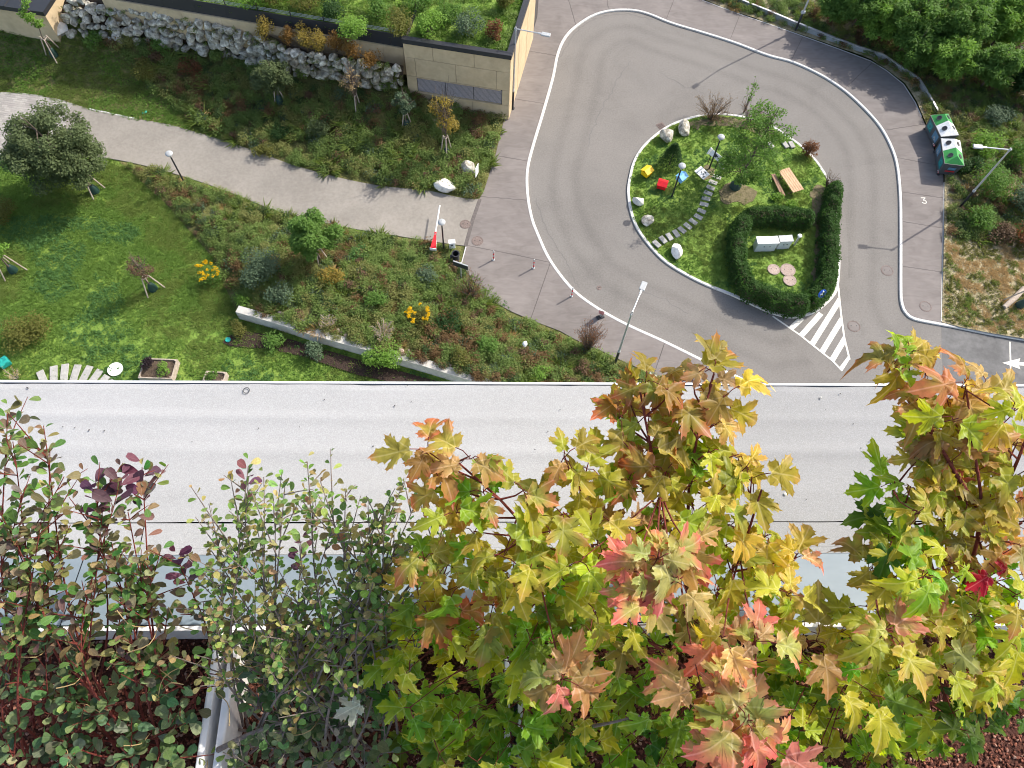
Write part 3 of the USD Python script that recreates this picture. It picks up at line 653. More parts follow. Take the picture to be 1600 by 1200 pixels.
single('stone_edging', st.mesh(), M['coverconc'], 'broken pale stones packed behind the concrete wall', 'stones', kind='stuff', smooth=35)

# ================================================================== recycling containers
def container(a_px, b_px, label, flip, depth=1.38, h=1.55, zt=1.38):
    """Long axis from a to b (tops of the street side eave); roof half green, half white."""
    a, b = un(*a_px, zt)[:2], un(*b_px, zt)[:2]; u = (b - a) / np.linalg.norm(b - a); l = float(np.linalg.norm(b - a)); n = np.array([-u[1], u[0]])
    th = Thing('recycling_container', label, 'container', (*a, .12), 'recycling containers on the pavement')
    W = depth
    def pt(s, t, z): return [*(a + u * s + n * t), z]
    def wedge(s0, s1, t0, t1, z0, zz1, inset): return [pt(s0, t0, z0), pt(s1, t0, z0), pt(s1, t1, z0), pt(s0, t1, z0)]
    i = .12
    part(th, 'body', MB().hull([pt(i, i, .22), pt(l - i, i, .22), pt(l - i, W - i, .22), pt(i, W - i, .22), pt(0, 0, zt), pt(l, 0, zt), pt(l, W, zt), pt(0, W, zt)]).mesh(), M['darkgrey'])
    part(th, 'eave', MB().prism(Polygon([pt(-.03, -.03, 0)[:2], pt(l + .03, -.03, 0)[:2], pt(l + .03, W + .03, 0)[:2], pt(-.03, W + .03, 0)[:2]]), zt + .002, zt + .05).mesh(), M['darkgrey'])
    for k, (s0, s1) in enumerate(((0, l / 2), (l / 2, l))):
        green = (k == 0) != flip; end = -1 if k == 0 else 1
        r0, r1 = (s0 + .38, s1 - .005) if k == 0 else (s0 + .005, s1 - .38)
        hp = [pt(s0 + .003, 0, zt + .052), pt(s1 - .003, 0, zt + .052), pt(s1 - .003, W, zt + .052), pt(s0 + .003, W, zt + .052), pt(r0, W / 2, zt + .52), pt(r1, W / 2, zt + .52)]
        lid = part(th, 'lid', MB().hull(hp).mesh(), M['cgreen' if green else 'white'], 'green lid' if green else 'white lid')
        sc = (s0 + s1) / 2
        for t, sg in ((W * .25, -1), (W * .75, 1)):
            nz = np.array([*(n * sg * .47), W / 2 - .0]); nz /= np.linalg.norm(nz); c = np.array(pt(sc, t, zt + .052 + .234))
            R = rot_between(nz); c_ = trimesh.creation.cylinder(.15, .03, sections=18); cr = trimesh.creation.annulus(.15, .19, .05, sections=18)
            part(lid, 'hole', (np.array(c_.vertices) @ R.T + c + nz * .012, c_.faces), M['black']); part(lid, 'hole_collar', (np.array(cr.vertices) @ R.T + c + nz * .012, cr.faces), M['darkgrey'])
        # stickers on the street side, flush on the leaning wall
        z0, z1 = .50, 1.2
        off = lambda z: i * (zt - z) / (zt - .22)
        quad = lambda s_, w_, za, zb, o: ([pt(s_ - w_, off(za) - o, za), pt(s_ + w_, off(za) - o, za), pt(s_ + w_, off(zb) - o, zb), pt(s_ - w_, off(zb) - o, zb)], [[0, 1, 2], [0, 2, 3]])
        part(th, 'sticker', quad(sc, .34, z0, z1, .006), M['teal' if green else 'stickblue'])
        rg = MB(); zc = (z0 + z1) / 2
        for q in range(16):
            A, B = q * math.pi / 8, (q + 1) * math.pi / 8
            P = lambda an, r: pt(sc + math.cos(an) * r, off(zc + math.sin(an) * r) - .010, zc + math.sin(an) * r)
            if green: rg.add([P(A, .16), P(B, .16), P(B, .21), P(A, .21)], [[0, 1, 2], [0, 2, 3]])
        if green: part(th, 'emblem', rg.mesh(), M['tealpl'])
        else:
            for (x0_, x1_, a0, a1) in ((-.06, .06, .66, .86), (-.14, -.08, .6, .8), (.08, .15, .58, .76), (-.05, .05, .52, .60)):
                part(th, 'emblem', ([pt(sc + x0_, off(a0) - .010, a0), pt(sc + x1_, off(a0) - .010, a0), pt(sc + x1_, off(a1) - .010, a1), pt(sc + x0_, off(a1) - .010, a1)], [[0, 1, 2], [0, 2, 3]]), M['lampwhite'])
        for e in range(4):
            se = (l - .22) if (k == 1) else .10
            if k == 1: part(th, 'hazard_stripe', ([pt(se - .12 + e * .075, off(.3) - .008, .27), pt(se - .06 + e * .075, off(.3) - .008, .27), pt(se - .02 + e * .07, off(.42) - .008, .42), pt(se - .08 + e * .07, off(.42) - .008, .42)], [[0, 1, 2], [0, 2, 3]]), M['red' if e % 2 else 'white'])
    # end face towards the viewer: notice and clips
    part(th, 'notice', ([pt(l - i * .35 + .012, W * .35, .8), pt(l - i * .35 + .012, W * .75, .8), pt(l + .008, W * .75, 1.08), pt(l + .008, W * .35, 1.08)], [[0, 1, 2], [0, 2, 3]]), M['stickblue'])
    part(th, 'notice', ([pt(l - i * .62 + .012, W * .3, .58), pt(l - i * .62 + .012, W * .8, .58), pt(l - i * .45 + .012, W * .8, .70), pt(l - i * .45 + .012, W * .3, .70)], [[0, 1, 2], [0, 2, 3]]), M['red'])
    for s in (.12, l - .12):
        for t in (.18, W - .18):
            part(th, 'foot', MB().box(pt(s, t, .17), (.16, .16, .12), math.atan2(u[1], u[0])).mesh(), M['black'])
container((1454, 181), (1470, 214), 'upper recycling container with green half lid at its far end', False)
container((1470, 217), (1476, 256), 'lower recycling container with green half lid nearest the viewer', True)
# ================================================================== small things round the island
def house_box(px, py, mat_, label, zc=.55, az=.6, s=(.62, .55, .50), post=True):
    c = un(px, py, zc); th = Thing('coloured_box', label, 'box', (c[0], c[1], .16))
    ca, sa = math.cos(az), math.sin(az); R = np.array([[ca, -sa, 0], [sa, ca, 0], [0, 0, 1]])
    w, d, h = s; loc = np.array([c[0], c[1], zc])
    m = MB(); m.hull(np.array([[-w/2, -d/2, -h/2], [w/2, -d/2, -h/2], [w/2, d/2, -h/2], [-w/2, d/2, -h/2], [-w/2, -d/2, h*.25], [w/2, -d/2, h*.25], [w/2, d/2, h*.25], [-w/2, d/2, h*.25]]) @ R.T + loc)
    part(th, 'body', m.mesh(), M[mat_])
    r = MB()
    for sg in (-1, 1):
        q = np.array([[-w/2-.05, sg*(d/2+.08), h*.23], [w/2+.05, sg*(d/2+.08), h*.23], [w/2+.05, 0, h*.62], [-w/2-.05, 0, h*.62]])
        r.hull(np.vstack([q, q + [0, 0, .035]]) @ R.T + loc)
    part(th, 'roof', r.mesh(), M[mat_])
    part(th, 'post', MB().tube([[c[0], c[1], .1], [c[0], c[1], zc - h/2]], .05, 8).mesh(), M['blackpole'])
    return th
house_box(1011, 268, 'yellow', 'yellow roofed box on the island lawn nearest the kerb', .55, .75)
house_box(1035, 288, 'red', 'red roofed box on the island lawn', .55, -.35)
house_box(1065, 277, 'blue', 'light blue roofed box on a black post on the island', 1.1, .75, (.58, .50, .46))

def board(name, c, size, az, tilt, label, legs=True, cat='board'):
    th = Thing(name, label, cat, (c[0], c[1], .16)); ca, sa = math.cos(az), math.sin(az)
    ct, st_ = math.cos(tilt), math.sin(tilt)
    R = np.array([[ca, -sa, 0], [sa, ca, 0], [0, 0, 1]]) @ np.array([[1, 0, 0], [0, ct, -st_], [0, st_, ct]])
    w, h = size
    bx = lambda x0, x1, y0, y1, z0, z1: (MB().hull(np.array([[x, y, z] for x in (x0, x1) for y in (y0, y1) for z in (z0, z1)]) @ R.T + c)).mesh()
    part(th, 'panel', bx(-w/2, w/2, -h/2, h/2, -.02, .02), M['white'])
    return th, bx
th, bx = board('information_board', un(1097, 270, .7), (.95, .62), -.95, .25, 'white information board with small grey pictures beside the stepping stones')
for (x0, x1, y0, y1) in ((.10, .22, .10, .22), (.10, .2, -.06, .04), (-.12, -.02, -.05, .05), (.28, .38, -.24, -.06), (-.3, -.12, -.26, -.22), (-.3, -.16, .1, .12), (-.02, .06, .14, .2)):
    part(th, 'picture', bx(x0, x1, y0, y1, .0205, .024), M['darkgrey'])
g = th.loc
for s in (-.3, .3): part(th, 'leg', MB().tube([[g[0] + s * .5, g[1] - s * .7, .1], [g[0] + s * .5, g[1] - s * .7, .66]], .03, 6).mesh(), M['blackpole'])
th, bx = board('picture_board', un(1118, 243, 1.4), (.95, .42), -.85, 1.0, 'folded white picture board with a black figure on the island lamp post')
part(th, 'figure', bx(-.05, .10, -.10, .12, .021, .06), M['black']); part(th, 'figure', bx(.10, .22, -.02, .06, .021, .05), M['black'])
part(th, 'side_panel', bx(-.62, -.50, -.25, .25, -.04, .10), M['white'])
for s in (-.25, .25): part(th, 'leg', MB().tube([[th.loc[0] + s, th.loc[1] - s * .9, .1], [th.loc[0] + s, th.loc[1] - s * .9, 1.3]], .03, 6).mesh(), M['blackpole'])

# stepping stones: one slab each
SS = spline([(1026, 381), (1037, 374), (1047, 370), (1057, 365), (1066, 359), (1075, 353), (1083, 347), (1091, 339), (1096, 329), (1100, 319), (1103, 311), (1107, 302), (1110, 294), (1114, 285), (1119, 277), (1128, 260)], 1)
SSP = [(1026, 381), (1036, 374.5), (1046, 370), (1056.5, 365), (1065.5, 359.5), (1074.5, 353.5), (1083, 346.5), (1091, 339), (1096, 330), (1100, 319.5), (1103, 310.5), (1106.5, 302), (1110, 293.5), (1114, 285), (1120, 277), (1128, 260), (1205, 227), (1227, 226), (1237, 226)]
ORD = ['first', 'second', 'third', 'fourth', 'fifth', 'sixth', 'seventh', 'eighth', 'ninth', 'tenth', 'eleventh', 'twelfth', 'thirteenth', 'fourteenth', 'fifteenth', 'sixteenth']
SSL = [f'{o} pale stepping stone counted from the lower kerb of the island' for o in ORD] + [f'{o} of three stepping stones right of the island tree, counted from the tree' for o in ORD[:3]]
for i, p in enumerate(SSP):
    c = un(*p, .22); a = un(*SSP[max(i - 1, 0)], .22); b = un(*SSP[min(i + 1, len(SSP) - 1)], .22)
    d = (b - a) if i < 15 else np.array([1.0, .3, 0]); az = math.atan2(d[1], d[0]) + math.pi / 2 + np.random.default_rng(i).uniform(-.12, .12)
    p_ = single('stepping_stone', MB().box(c, (.62, .34, .10), az, .012).mesh(), M['slab'], SSL[i], 'stepping stone', 'stepping stones crossing the island lawn')

# picnic table and bench
def plank_set(th, name, c, az, n, w, l, z, mat_, gap=.012, off=0.0, t=.045):
    ca, sa = math.cos(az), math.sin(az)
    for k in range(n):
        o = (k - (n - 1) / 2) * (w + gap) + off
        part(th, name, MB().box((c[0] - sa * o, c[1] + ca * o, z), (l, w, t), az, .006).mesh(), mat_)
tA, tB = un(1223, 265, .75), un(1246, 299, .75); d = tB - tA; taz = math.atan2(d[1], d[0]); tc = (tA + tB) / 2; tl = float(np.hypot(d[0], d[1]))
tb = Thing('picnic_table', 'pale wooden picnic table with plank top on the island lawn', 'table', (tc[0], tc[1], .16))
plank_set(tb, 'top_plank', tc + [.08, .03, 0], taz, 5, .17, tl, .76, M['wood'])
for s in (-.32, .32):
    p = tc[:2] + np.array([math.cos(taz), math.sin(taz)]) * tl * s
    part(tb, 'trestle', MB().box((p[0], p[1], .70), (.09, .8, .06), taz).box((p[0], p[1], .45), (.08, .10, .5), taz).box((p[0], p[1], .20), (.09, .7, .06), taz).mesh(), M['wood_dark'])
bA, bB = un(1208, 272, .45), un(1224, 306, .45); d = bB - bA; baz = math.atan2(d[1], d[0]); bc = (bA + bB) / 2; bl_ = float(np.hypot(d[0], d[1]))
bn = Thing('bench', 'narrow wooden bench on the left of the picnic table', 'bench', (bc[0], bc[1], .16))
plank_set(bn, 'seat_plank', bc, baz, 2, .15, bl_, .45, M['wood_dark'])
for s in (-.35, .35):
    p = bc[:2] + np.array([math.cos(baz), math.sin(baz)]) * bl_ * s
    part(bn, 'leg', MB().box((p[0], p[1], .28), (.07, .28, .28), baz).mesh(), M['wood_dark'])

# electrical cabinets
cA, cB = un(1185, 380, 1.15), un(1217, 379, 1.15)
def cabinet(px0, px1, zt, dep, label, top_m):
    a, b = un(*px0, zt)[:2], un(*px1, zt)[:2]; u = (b - a) / np.linalg.norm(b - a); n = np.array([-u[1], u[0]]); l = np.linalg.norm(b - a)
    th = Thing('utility_cabinet', label, 'cabinet', (*a, .16))
    q = lambda s0, s1, t0, t1: Polygon([a + u * s0 + n * t0, a + u * s1 + n * t0, a + u * s1 + n * t1, a + u * s0 + n * t1])
    part(th, 'body', prism(q(0, l, 0, dep), .1, zt - .06), M['cabinet']); part(th, 'roof', prism(q(-.04, l + .04, -.05, dep + .04), zt - .058, zt), M[top_m])
    part(th, 'plinth', prism(q(.02, l - .02, .02, dep - .02), .02, .098), M['concrete'])
    for k in range(2):
        door = part(th, 'door', prism(q(l * (.02 + .49 * k), l * (.49 + .49 * k), -.018, -.002), .16, zt - .1), M['cabinet'])
        s = l * (.38 + .28 * k); part(door, 'lock', prism(q(s - .03, s + .03, -.035, -.02), zt * .62, zt * .62 + .1), M['black'])
cabinet((1185, 380), (1217, 379), 1.2, .52, 'wider white utility cabinet inside the island hedge', 'white')
cabinet((1220, 377), (1239.5, 376), 1.15, .45, 'narrower grey white utility cabinet beside the wider one', 'lampwhite')
t = un(1250, 368, 1.3)
vp = Thing('vent_pipe', 'grey vent pipe with white cap beside the utility cabinets', 'pipe', (t[0], t[1], .16))
part(vp, 'pipe', MB().tube([[t[0], t[1], .1], [t[0], t[1], 1.25]], .08, 12).mesh(), M['steel'], smooth=40)
m = trimesh.creation.revolve(np.array([(.005, -.03), (.15, -.03), (.16, .0), (.12, .06), (.005, .09)]), sections=16); m.apply_translation([t[0], t[1], 1.28]); part(vp, 'cap', (m.vertices, m.faces), M['white'], smooth=40)

def disc_cover(px, py, r, mat_, z, label, name='manhole_cover', cat='manhole cover', ringm=None):
    c = un(px, py, z); th = Thing(name, label, cat, c)
    lid = trimesh.creation.cylinder(r, .05, sections=28); lid.apply_translation(c + [0, 0, .0]); lp_ = part(th, 'lid', (lid.vertices, lid.faces), M[mat_])
    rg = trimesh.creation.annulus(r + .012, r + .07, .05, sections=28); rg.apply_translation(c + [0, 0, .003]); part(th, 'frame', (rg.vertices, rg.faces), M[ringm or mat_])
    for k in range(2):
        h = trimesh.creation.cylinder(.035, .02, sections=8); h.apply_translation(c + [(k - .5) * r, .1 * r, .026]); part(lp_, 'lifting_hole', (h.vertices, h.faces), M['black'])
    return th
disc_cover(727, 350.5, .31, 'iron', .118, 'round patterned iron manhole cover on the footpath side of the dark seam')
disc_cover(746, 376.5, .33, 'iron', .112, 'round patterned iron manhole cover on the pavement near the striped bollards')
disc_cover(1386, 423, .36, 'pavement', -.012, 'pale round manhole cover in the right hand lane', ringm='iron')
disc_cover(1334, 510, .36, 'pavement', -.012, 'pale round manhole cover right of the hatched triangle', ringm='iron')
disc_cover(1446, 479, .34, 'pavement', .108, 'round manhole cover on the right pavement corner', ringm='iron')
disc_cover(936, 450, .10, 'iron', -.012, 'small iron valve cover in the left lane', 'valve_cover', 'valve cover')
disc_cover(1231, 422, .45, 'coverconc', .26, 'large round concrete shaft cover inside the island hedge', 'shaft_cover', 'shaft cover')
disc_cover(1209, 421, .36, 'coverconc', .26, 'smaller round concrete shaft cover touching the hedge, left of the large one', 'shaft_cover', 'shaft cover')
disc_cover(1234, 438, .38, 'coverconc', .26, 'concrete shaft cover half hidden by the hedge, lowest of three', 'shaft_cover', 'shaft cover')
c = un(1033, 197, .0); dg = Thing('drain_grate', 'square rusty drain grate in the road beside the island kerb', 'drain', c)
part(dg, 'frame', MB().box(c + [0, 0, -.015], (.62, .62, .05), .5).mesh(), M['iron'])
for k in range(6): part(dg, 'grate_bar', MB().box(c + np.array([math.cos(.5), math.sin(.5), 0]) * (k - 2.5) * .09 + [0, 0, .02], (.045, .52, .03), .5).mesh(), M['iron'])
disc_cover(180, 577, .40, 'white', .17, 'round white cover with two dark holes on the lawn beside the fan of slabs', 'round_cover', 'cover')

# blue arrow sign in the hedge corner
t = un(1283, 460, 1.35); bs = Thing('traffic_sign', 'round blue arrow sign on a pole at the pointed end of the island', 'sign', (t[0], t[1], .1))
part(bs, 'pole', MB().tube([[t[0], t[1], .05], [t[0], t[1], 1.75]], .035, 8).mesh(), M['steel'])
R = rot_between(np.array([.35, -.85, .45])); dsc = trimesh.creation.cylinder(.33, .015, sections=28); o = np.array([t[0], t[1], 1.45]) + R[:, 2] * .05
part(bs, 'sign_face', (np.array(dsc.vertices) @ R.T + o, dsc.faces), M['signblue'])
ar = np.array([[-.06, .2, 0], [.06, .2, 0], [.06, -.02, 0], [.16, -.02, 0], [0, -.22, 0], [-.16, -.02, 0], [-.06, -.02, 0]])
part(bs, 'arrow', (np.vstack([ar]) @ R.T + o + R[:, 2] * .010, [[0, 2, 1], [0, 6, 2], [3, 2, 4], [2, 6, 4], [6, 5, 4]]), M['white'])

# bollards
for i, (px, py, lab) in enumerate([(771, 406, 'red and white bollard nearest the footpath seam'), (833.5, 419, 'red and white bollard in the middle of the three beside the kerb'), (893, 463, 'red and white bollard closest to the chevron marker')]):
    b = un(px, py, .12); th = Thing('bollard', lab, 'bollard', b, 'striped bollards on the pavement')
    for k in range(5):
        part(th, 'post_band', MB().tube([b + [0, 0, k * .2 + (.002 if k else 0)], b + [0, 0, (k + 1) * .2]], .045, 10).mesh(), M['lampwhite' if k % 2 == 0 else 'red'], smooth=40)
    part(th, 'base_plate', MB().tube([b, b + [0, 0, .04]], .10, 10).mesh(), M['lampwhite'])
    sp = trimesh.creation.icosphere(1, .055); sp.apply_translation(b + [0, 0, 1.0]); part(th, 'knob', (sp.vertices, sp.faces), M['lampwhite'], smooth=True)
# chevron marker
t = un(940, 488, .75); cm = Thing('chevron_marker', 'red and white striped marker board standing on the kerb edge', 'marker', (t[0], t[1], .12))
cx = np.array([.92, -.38, 0]); cz = np.array([-.10, -.25, .96]); o = np.array([t[0], t[1], .72])
def cq(x0, x1, z0, z1, off, sk=0): 
    nn = np.cross(cx, cz); nn = nn * (-1 if nn[1] > 0 else 1); return MB().hull([o + cx * x + cz * (z + sk * x) + nn * (off + k) for x in (x0, x1) for z in (z0, z1) for k in (0, .006)]).mesh()
part(cm, 'board', cq(-.19, .19, -.42, .42, 0), M['white'])
for k in range(4): part(cm, 'red_stripe', cq(-.185, .185, -.34 + k * .2, -.25 + k * .2, .012, .35), M['red'])
part(cm, 'foot', MB().box((t[0], t[1], .17), (.5, .3, .1), .4, .02).mesh(), M['black'])
part(cm, 'post', MB().tube([[t[0], t[1], .2], [t[0], t[1], .5]], .03, 6).mesh(), M['steel'])
# boom barrier
p0, p1 = un(680, 366, 1.0), un(687, 321, 1.0); bs_ = un(680, 386, .1)
bm = Thing('boom_barrier', 'red barrier stand with a white boom reaching over the footpath', 'barrier', (p0[0], p0[1], .1))
part(bm, 'boom', MB().tube([p0, p1], .05, 10).mesh(), M['white'], smooth=40)
d = (p1 - p0) / np.linalg.norm(p1 - p0); q = p0 - d * 1.15; s = np.array([-d[1], d[0], 0])
part(bm, 'counterweight', MB().hull([p0 + s * .06, p0 - s * .06, q + s * .19, q - s * .19, p0 + s * .06 - [0, 0, .14], p0 - s * .06 - [0, 0, .14], q + s * .19 - [0, 0, .2], q - s * .19 - [0, 0, .2]]).mesh(), M['red'])
part(bm, 'collar', MB().box(p0 + d * .1, (.16, .14, .16), math.atan2(d[1], d[0]), .02).mesh(), M['red'])
part(bm, 'stand', MB().box((*(p0[:2] - d[:2] * .45), .45), (.22, .22, .75), math.atan2(d[1], d[0]), .02).mesh(), M['white'])
part(bm, 'end_plate', MB().box(q - d * .03 - [0, 0, .08], (.04, .44, .22), math.atan2(d[1], d[0])).mesh(), M['white'])
gp = un(690, 412, .1); part(bm, 'ground_cable', MB().tube([q - [0, 0, .8], gp + [-.1, .6, .03], gp], .02, 5).mesh(), M['steel'])
# white meter box, litter bin, street name sign, flat stones
t = un(706, 378, .9); mb = Thing('meter_box', 'small white meter box at the footpath corner next to the bin', 'box', (t[0], t[1], .1))
part(mb, 'case', MB().box((t[0], t[1], .62), (.42, .28, .62), .1, .03).mesh(), M['cabinet']); part(mb, 'post', MB().tube([[t[0], t[1], .05], [t[0], t[1], .4]], .05, 8).mesh(), M['steel'])
part(mb, 'window', MB().box((t[0], t[1] - .142, .70), (.16, .012, .16), .1).mesh(), M['darkgrey']); part(mb, 'lid', MB().box((t[0], t[1], .945), (.46, .32, .03), .1, .01).mesh(), M['white'])
t = un(712, 397, .9); lb = Thing('litter_bin', 'black round litter bin at the corner of the bed', 'bin', (t[0], t[1], .1))
tb_ = trimesh.creation.revolve(np.array([(.005, 0), (.22, 0), (.26, .8), (.22, .8), (.19, .1), (.005, .1)]), sections=20); tb_.apply_translation([t[0], t[1], .12]); part(lb, 'barrel', (tb_.vertices, tb_.faces), M['blackpole'], smooth=40)
rg = trimesh.creation.annulus(.21, .28, .05, sections=20); rg.apply_translation([t[0], t[1], .95]); part(lb, 'rim', (rg.vertices, rg.faces), M['black'])
part(lb, 'ash_tray', MB().box((t[0] - .3, t[1] - .1, .75), (.16, .22, .2), 0, .02).mesh(), M['blackpole'])
a, b = un(708, 408, 2.0), un(731, 416, 2.0); c = (a + b) / 2; ns = Thing('street_sign', 'black framed street sign seen edge on at the pavement edge', 'sign', (c[0], c[1], .1))
d = (b - a)[:2]; az = math.atan2(d[1], d[0]); l = float(np.hypot(*d))
part(ns, 'plate', MB().box((c[0], c[1], 1.78), (l, .05, .44), az).mesh(), M['black']); part(ns, 'top_edge', MB().box((c[0], c[1], 2.03), (l, .07, .05), az).mesh(), M['lampwhite'])
part(ns, 'pole', MB().tube([[c[0], c[1] + .06, .05], [c[0], c[1] + .06, 2.05]], .035, 8).mesh(), M['steel'])
for i, (px, py, r, lab, m_) in enumerate([(700, 418, .30, 'flat tan stone in the grass below the barrier', 'coverconc'), (713, 413, .22, 'small tan stone under the street sign', 'coverconc'), (698, 431, .26, 'narrow white stone below the flat tan one', 'rock_white')]):
    g = ug(px, py); single('flat_stone', boulder(np.random.default_rng(i), g + [0, 0, .06], (r, r * .6, .14), 500 + i, .8, 2), M[m_], lab, 'stone', smooth=35)
# white sign in the bed corner
t = un(745, 258, 1.9); ws = Thing('notice_sign', 'tall narrow white notice sign on a post at the bed corner', 'sign', (t[0], t[1], .1))
part(ws, 'post', MB().tube([[t[0], t[1], .05], [t[0], t[1], 1.9]], .03, 6).mesh(), M['blackpole'])
part(ws, 'panel', MB().box((t[0], t[1] - .04, 1.40), (.55, .03, .95), 1.2, .01).mesh(), M['white'])
# kick scooter
g = un(1047, 594, .12); sc = Thing('kick_scooter', 'black kick scooter parked at the pavement edge above the ledge', 'scooter', g)
hd = g + [0, .15, 0]
part(sc, 'deck', MB().box(g + [.06, -.45, .14], (.18, .85, .05), .1, .01).mesh(), M['black'])
part(sc, 'stem', MB().tube([hd + [0, 0, .15], hd + [-.02, -.12, 1.15]], .03, 8).mesh(), M['blackpole']); part(sc, 'handlebar', MB().tube([hd + [-.28, -.08, 1.17], hd + [.26, -.16, 1.17]], .025, 8).mesh(), M['black'])
for o in (.18, -.85):
    w = trimesh.creation.torus(.09, .025, 16, 8); w.apply_transform(trimesh.transformations.rotation_matrix(math.pi / 2, [0, 1, 0])); w.apply_translation(g + [0.03, o, .11]); part(sc, 'wheel', (w.vertices, w.faces), M['black'])
part(sc, 'fender', MB().box(g + [.09, -.84, .22], (.08, .22, .03), 0, .01).mesh(), M['tealpl'])
kb = un(1030, 592, .12); single('low_kerb_block', MB().box(kb, (1.4, .16, .22), -.55, .02).mesh(), M['concrete'], 'short concrete kerb block left of the scooter', 'kerb block')

# fan of white slabs, raised beds, teal lid
fan = [((62, 580), (69, 597)), ((84, 572), (84, 600)), ((102, 569), (99, 600)), ((122, 570), (112, 602)), ((141, 572), (125, 602)), ((157, 578), (138, 604)), ((168, 587), (152, 606)), ((178, 594), (165, 608))]
for i, (a, b) in enumerate(fan):
    A, B = un(*a, .14), un(*b, .14); d = B - A; l = float(np.hypot(d[0], d[1])); e = d / l; B2 = A + e * 2.2
    single('fan_slab', MB().box((A + B2) / 2, (2.2, .44, .09), math.atan2(d[1], d[0]), .01).mesh(), M['slab'], f'{ORD[i]} long white slab from the left in the fan on the lower left lawn', 'slab', 'white slabs laid in a fan')
def raised_bed(a, b, c, d, label, zt=.62):
    q = uns([a, b, c, d], zt)[:, :2]; th = Thing('raised_bed', label, 'planter', (*q.mean(0), .05))
    for i in range(4):
        p, r = q[i], q[(i + 1) % 4]; e = (r - p) / np.linalg.norm(r - p); nn = np.array([-e[1], e[0]])
        for k in range(3): part(th, 'board', prism(Polygon([p + e * .004 + nn * .002, r - e * .004 + nn * .002, r - e * .09 + nn * .07, p + e * .09 + nn * .07]), .04 + k * .19, .04 + k * .19 + .18), M['stake'])
        part(th, 'corner_post', MB().box((*(p + e * .11 + nn * .11), .33), (.07, .07, .64), math.atan2(e[1], e[0])).mesh(), M['stake'])
    part(th, 'soil', flat(Polygon(q).buffer(-.06), .50), M['soil'])
    return q
RBQ1 = raised_bed((215, 590), (268, 592), (277, 561), (226, 559), 'wooden raised bed with dark and green plants beside the ledge')
RBQ2 = raised_bed((315, 596), (349, 597), (354, 581), (322, 579), 'smaller wooden raised bed right of the larger one')
q = un(6, 566, .3); single('teal_box', MB().box((q[0], q[1], .28), (.62, .62, .40), .75, .05).mesh(), M['tealpl'], 'teal plastic box on the lawn at the left edge', 'box')
q = ug(357, 532); tl_ = trimesh.creation.cylinder(.17, .12, sections=18); tl_.apply_translation(q + [0, 0, .08]); single('valve_box', (tl_.vertices, tl_.faces), M['tealpl'], 'small round teal valve box in the mulch near the wall end', 'valve box')
q = ug(226, 176); single('teal_scrap', MB().box(q + [0, 0, .03], (.35, .22, .05), .4, .02).mesh(), M['tealpl'], 'small teal plastic scrap in the grass above the footpath', 'scrap')
q = ug(820, 548); single('white_ball', boulder(np.random.default_rng(3), q + [0, 0, .9], (.2, .2, .2), 7, 1, 2), M['white'], 'small white ball shape among the shrubs near the lower pavement', 'ball', smooth=True)
# ================================================================== foliage materials
F = {}
F['green'] = leafmat('leaf_green', (.034, .076, .012), (.066, .132, .020), (.115, .190, .036))
F['bright'] = leafmat('leaf_bright', (.050, .105, .012), (.105, .185, .022), (.19, .27, .05))
F['dark'] = leafmat('leaf_dark', (.010, .028, .007), (.022, .052, .012), (.05, .095, .022))
F['hedge'] = leafmat('leaf_hedge', (.014, .038, .007), (.034, .080, .012), (.080, .140, .025))
F['silver'] = leafmat('leaf_silver', (.030, .044, .020), (.070, .092, .045), (.17, .195, .125), 0.25, gray=0)
F['greygreen'] = leafmat('leaf_greygreen', (.026, .046, .027), (.056, .086, .052), (.11, .15, .10), 0.2)
F['olive'] = leafmat('leaf_olive', (.045, .052, .010), (.095, .105, .020), (.17, .17, .045))
F['rust'] = leafmat('leaf_rust', (.055, .026, .012), (.12, .062, .022), (.22, .125, .045))
F['brown'] = leafmat('leaf_brown', (.045, .030, .018), (.095, .066, .038), (.19, .140, .085), 0.2)
F['gold'] = leafmat('leaf_gold', (.20, .145, .004), (.36, .27, .006), (.42, .34, .02), gray=0)
F['autumn'] = leafmat('leaf_autumn', (.09, .075, .012), (.17, .12, .022), (.26, .15, .035))
F['ochre'] = leafmat('leaf_ochre', (.075, .045, .010), (.15, .085, .018), (.24, .13, .030))
F['wild'] = leafmat('wild_green', (.050, .086, .017), (.088, .138, .030), (.145, .20, .053), gray=.17)
F['wildolive'] = leafmat('wild_olive', (.064, .078, .020), (.112, .125, .036), (.18, .185, .068), gray=.17)
F['wilddark'] = leafmat('wild_dark', (.018, .038, .010), (.038, .068, .018), (.068, .11, .036), gray=.2)
F['wildrust'] = leafmat('wild_rust', (.060, .040, .018), (.11, .076, .034), (.18, .13, .062), gray=.15)
F['wildbright'] = leafmat('wild_bright', (.045, .080, .014), (.085, .135, .026), (.145, .19, .05), gray=.2)
F['purple'] = leafmat('leaf_purple', (.010, .007, .010), (.022, .014, .022), (.05, .03, .045))
F['straw'] = leafmat('leaf_straw', (.15, .115, .055), (.27, .21, .11), (.42, .34, .20), 0.2)
F['grass'] = leafmat('blade_grass', (.048, .095, .015), (.075, .135, .024), (.112, .178, .037), 0.3)
F['grass2'] = leafmat('blade_grass_yellow', (.052, .082, .016), (.085, .116, .026), (.135, .155, .046), 0.3)
F['clover'] = leafmat('leaf_clover', (.026, .068, .016), (.048, .110, .026), (.090, .165, .050), 0.3)

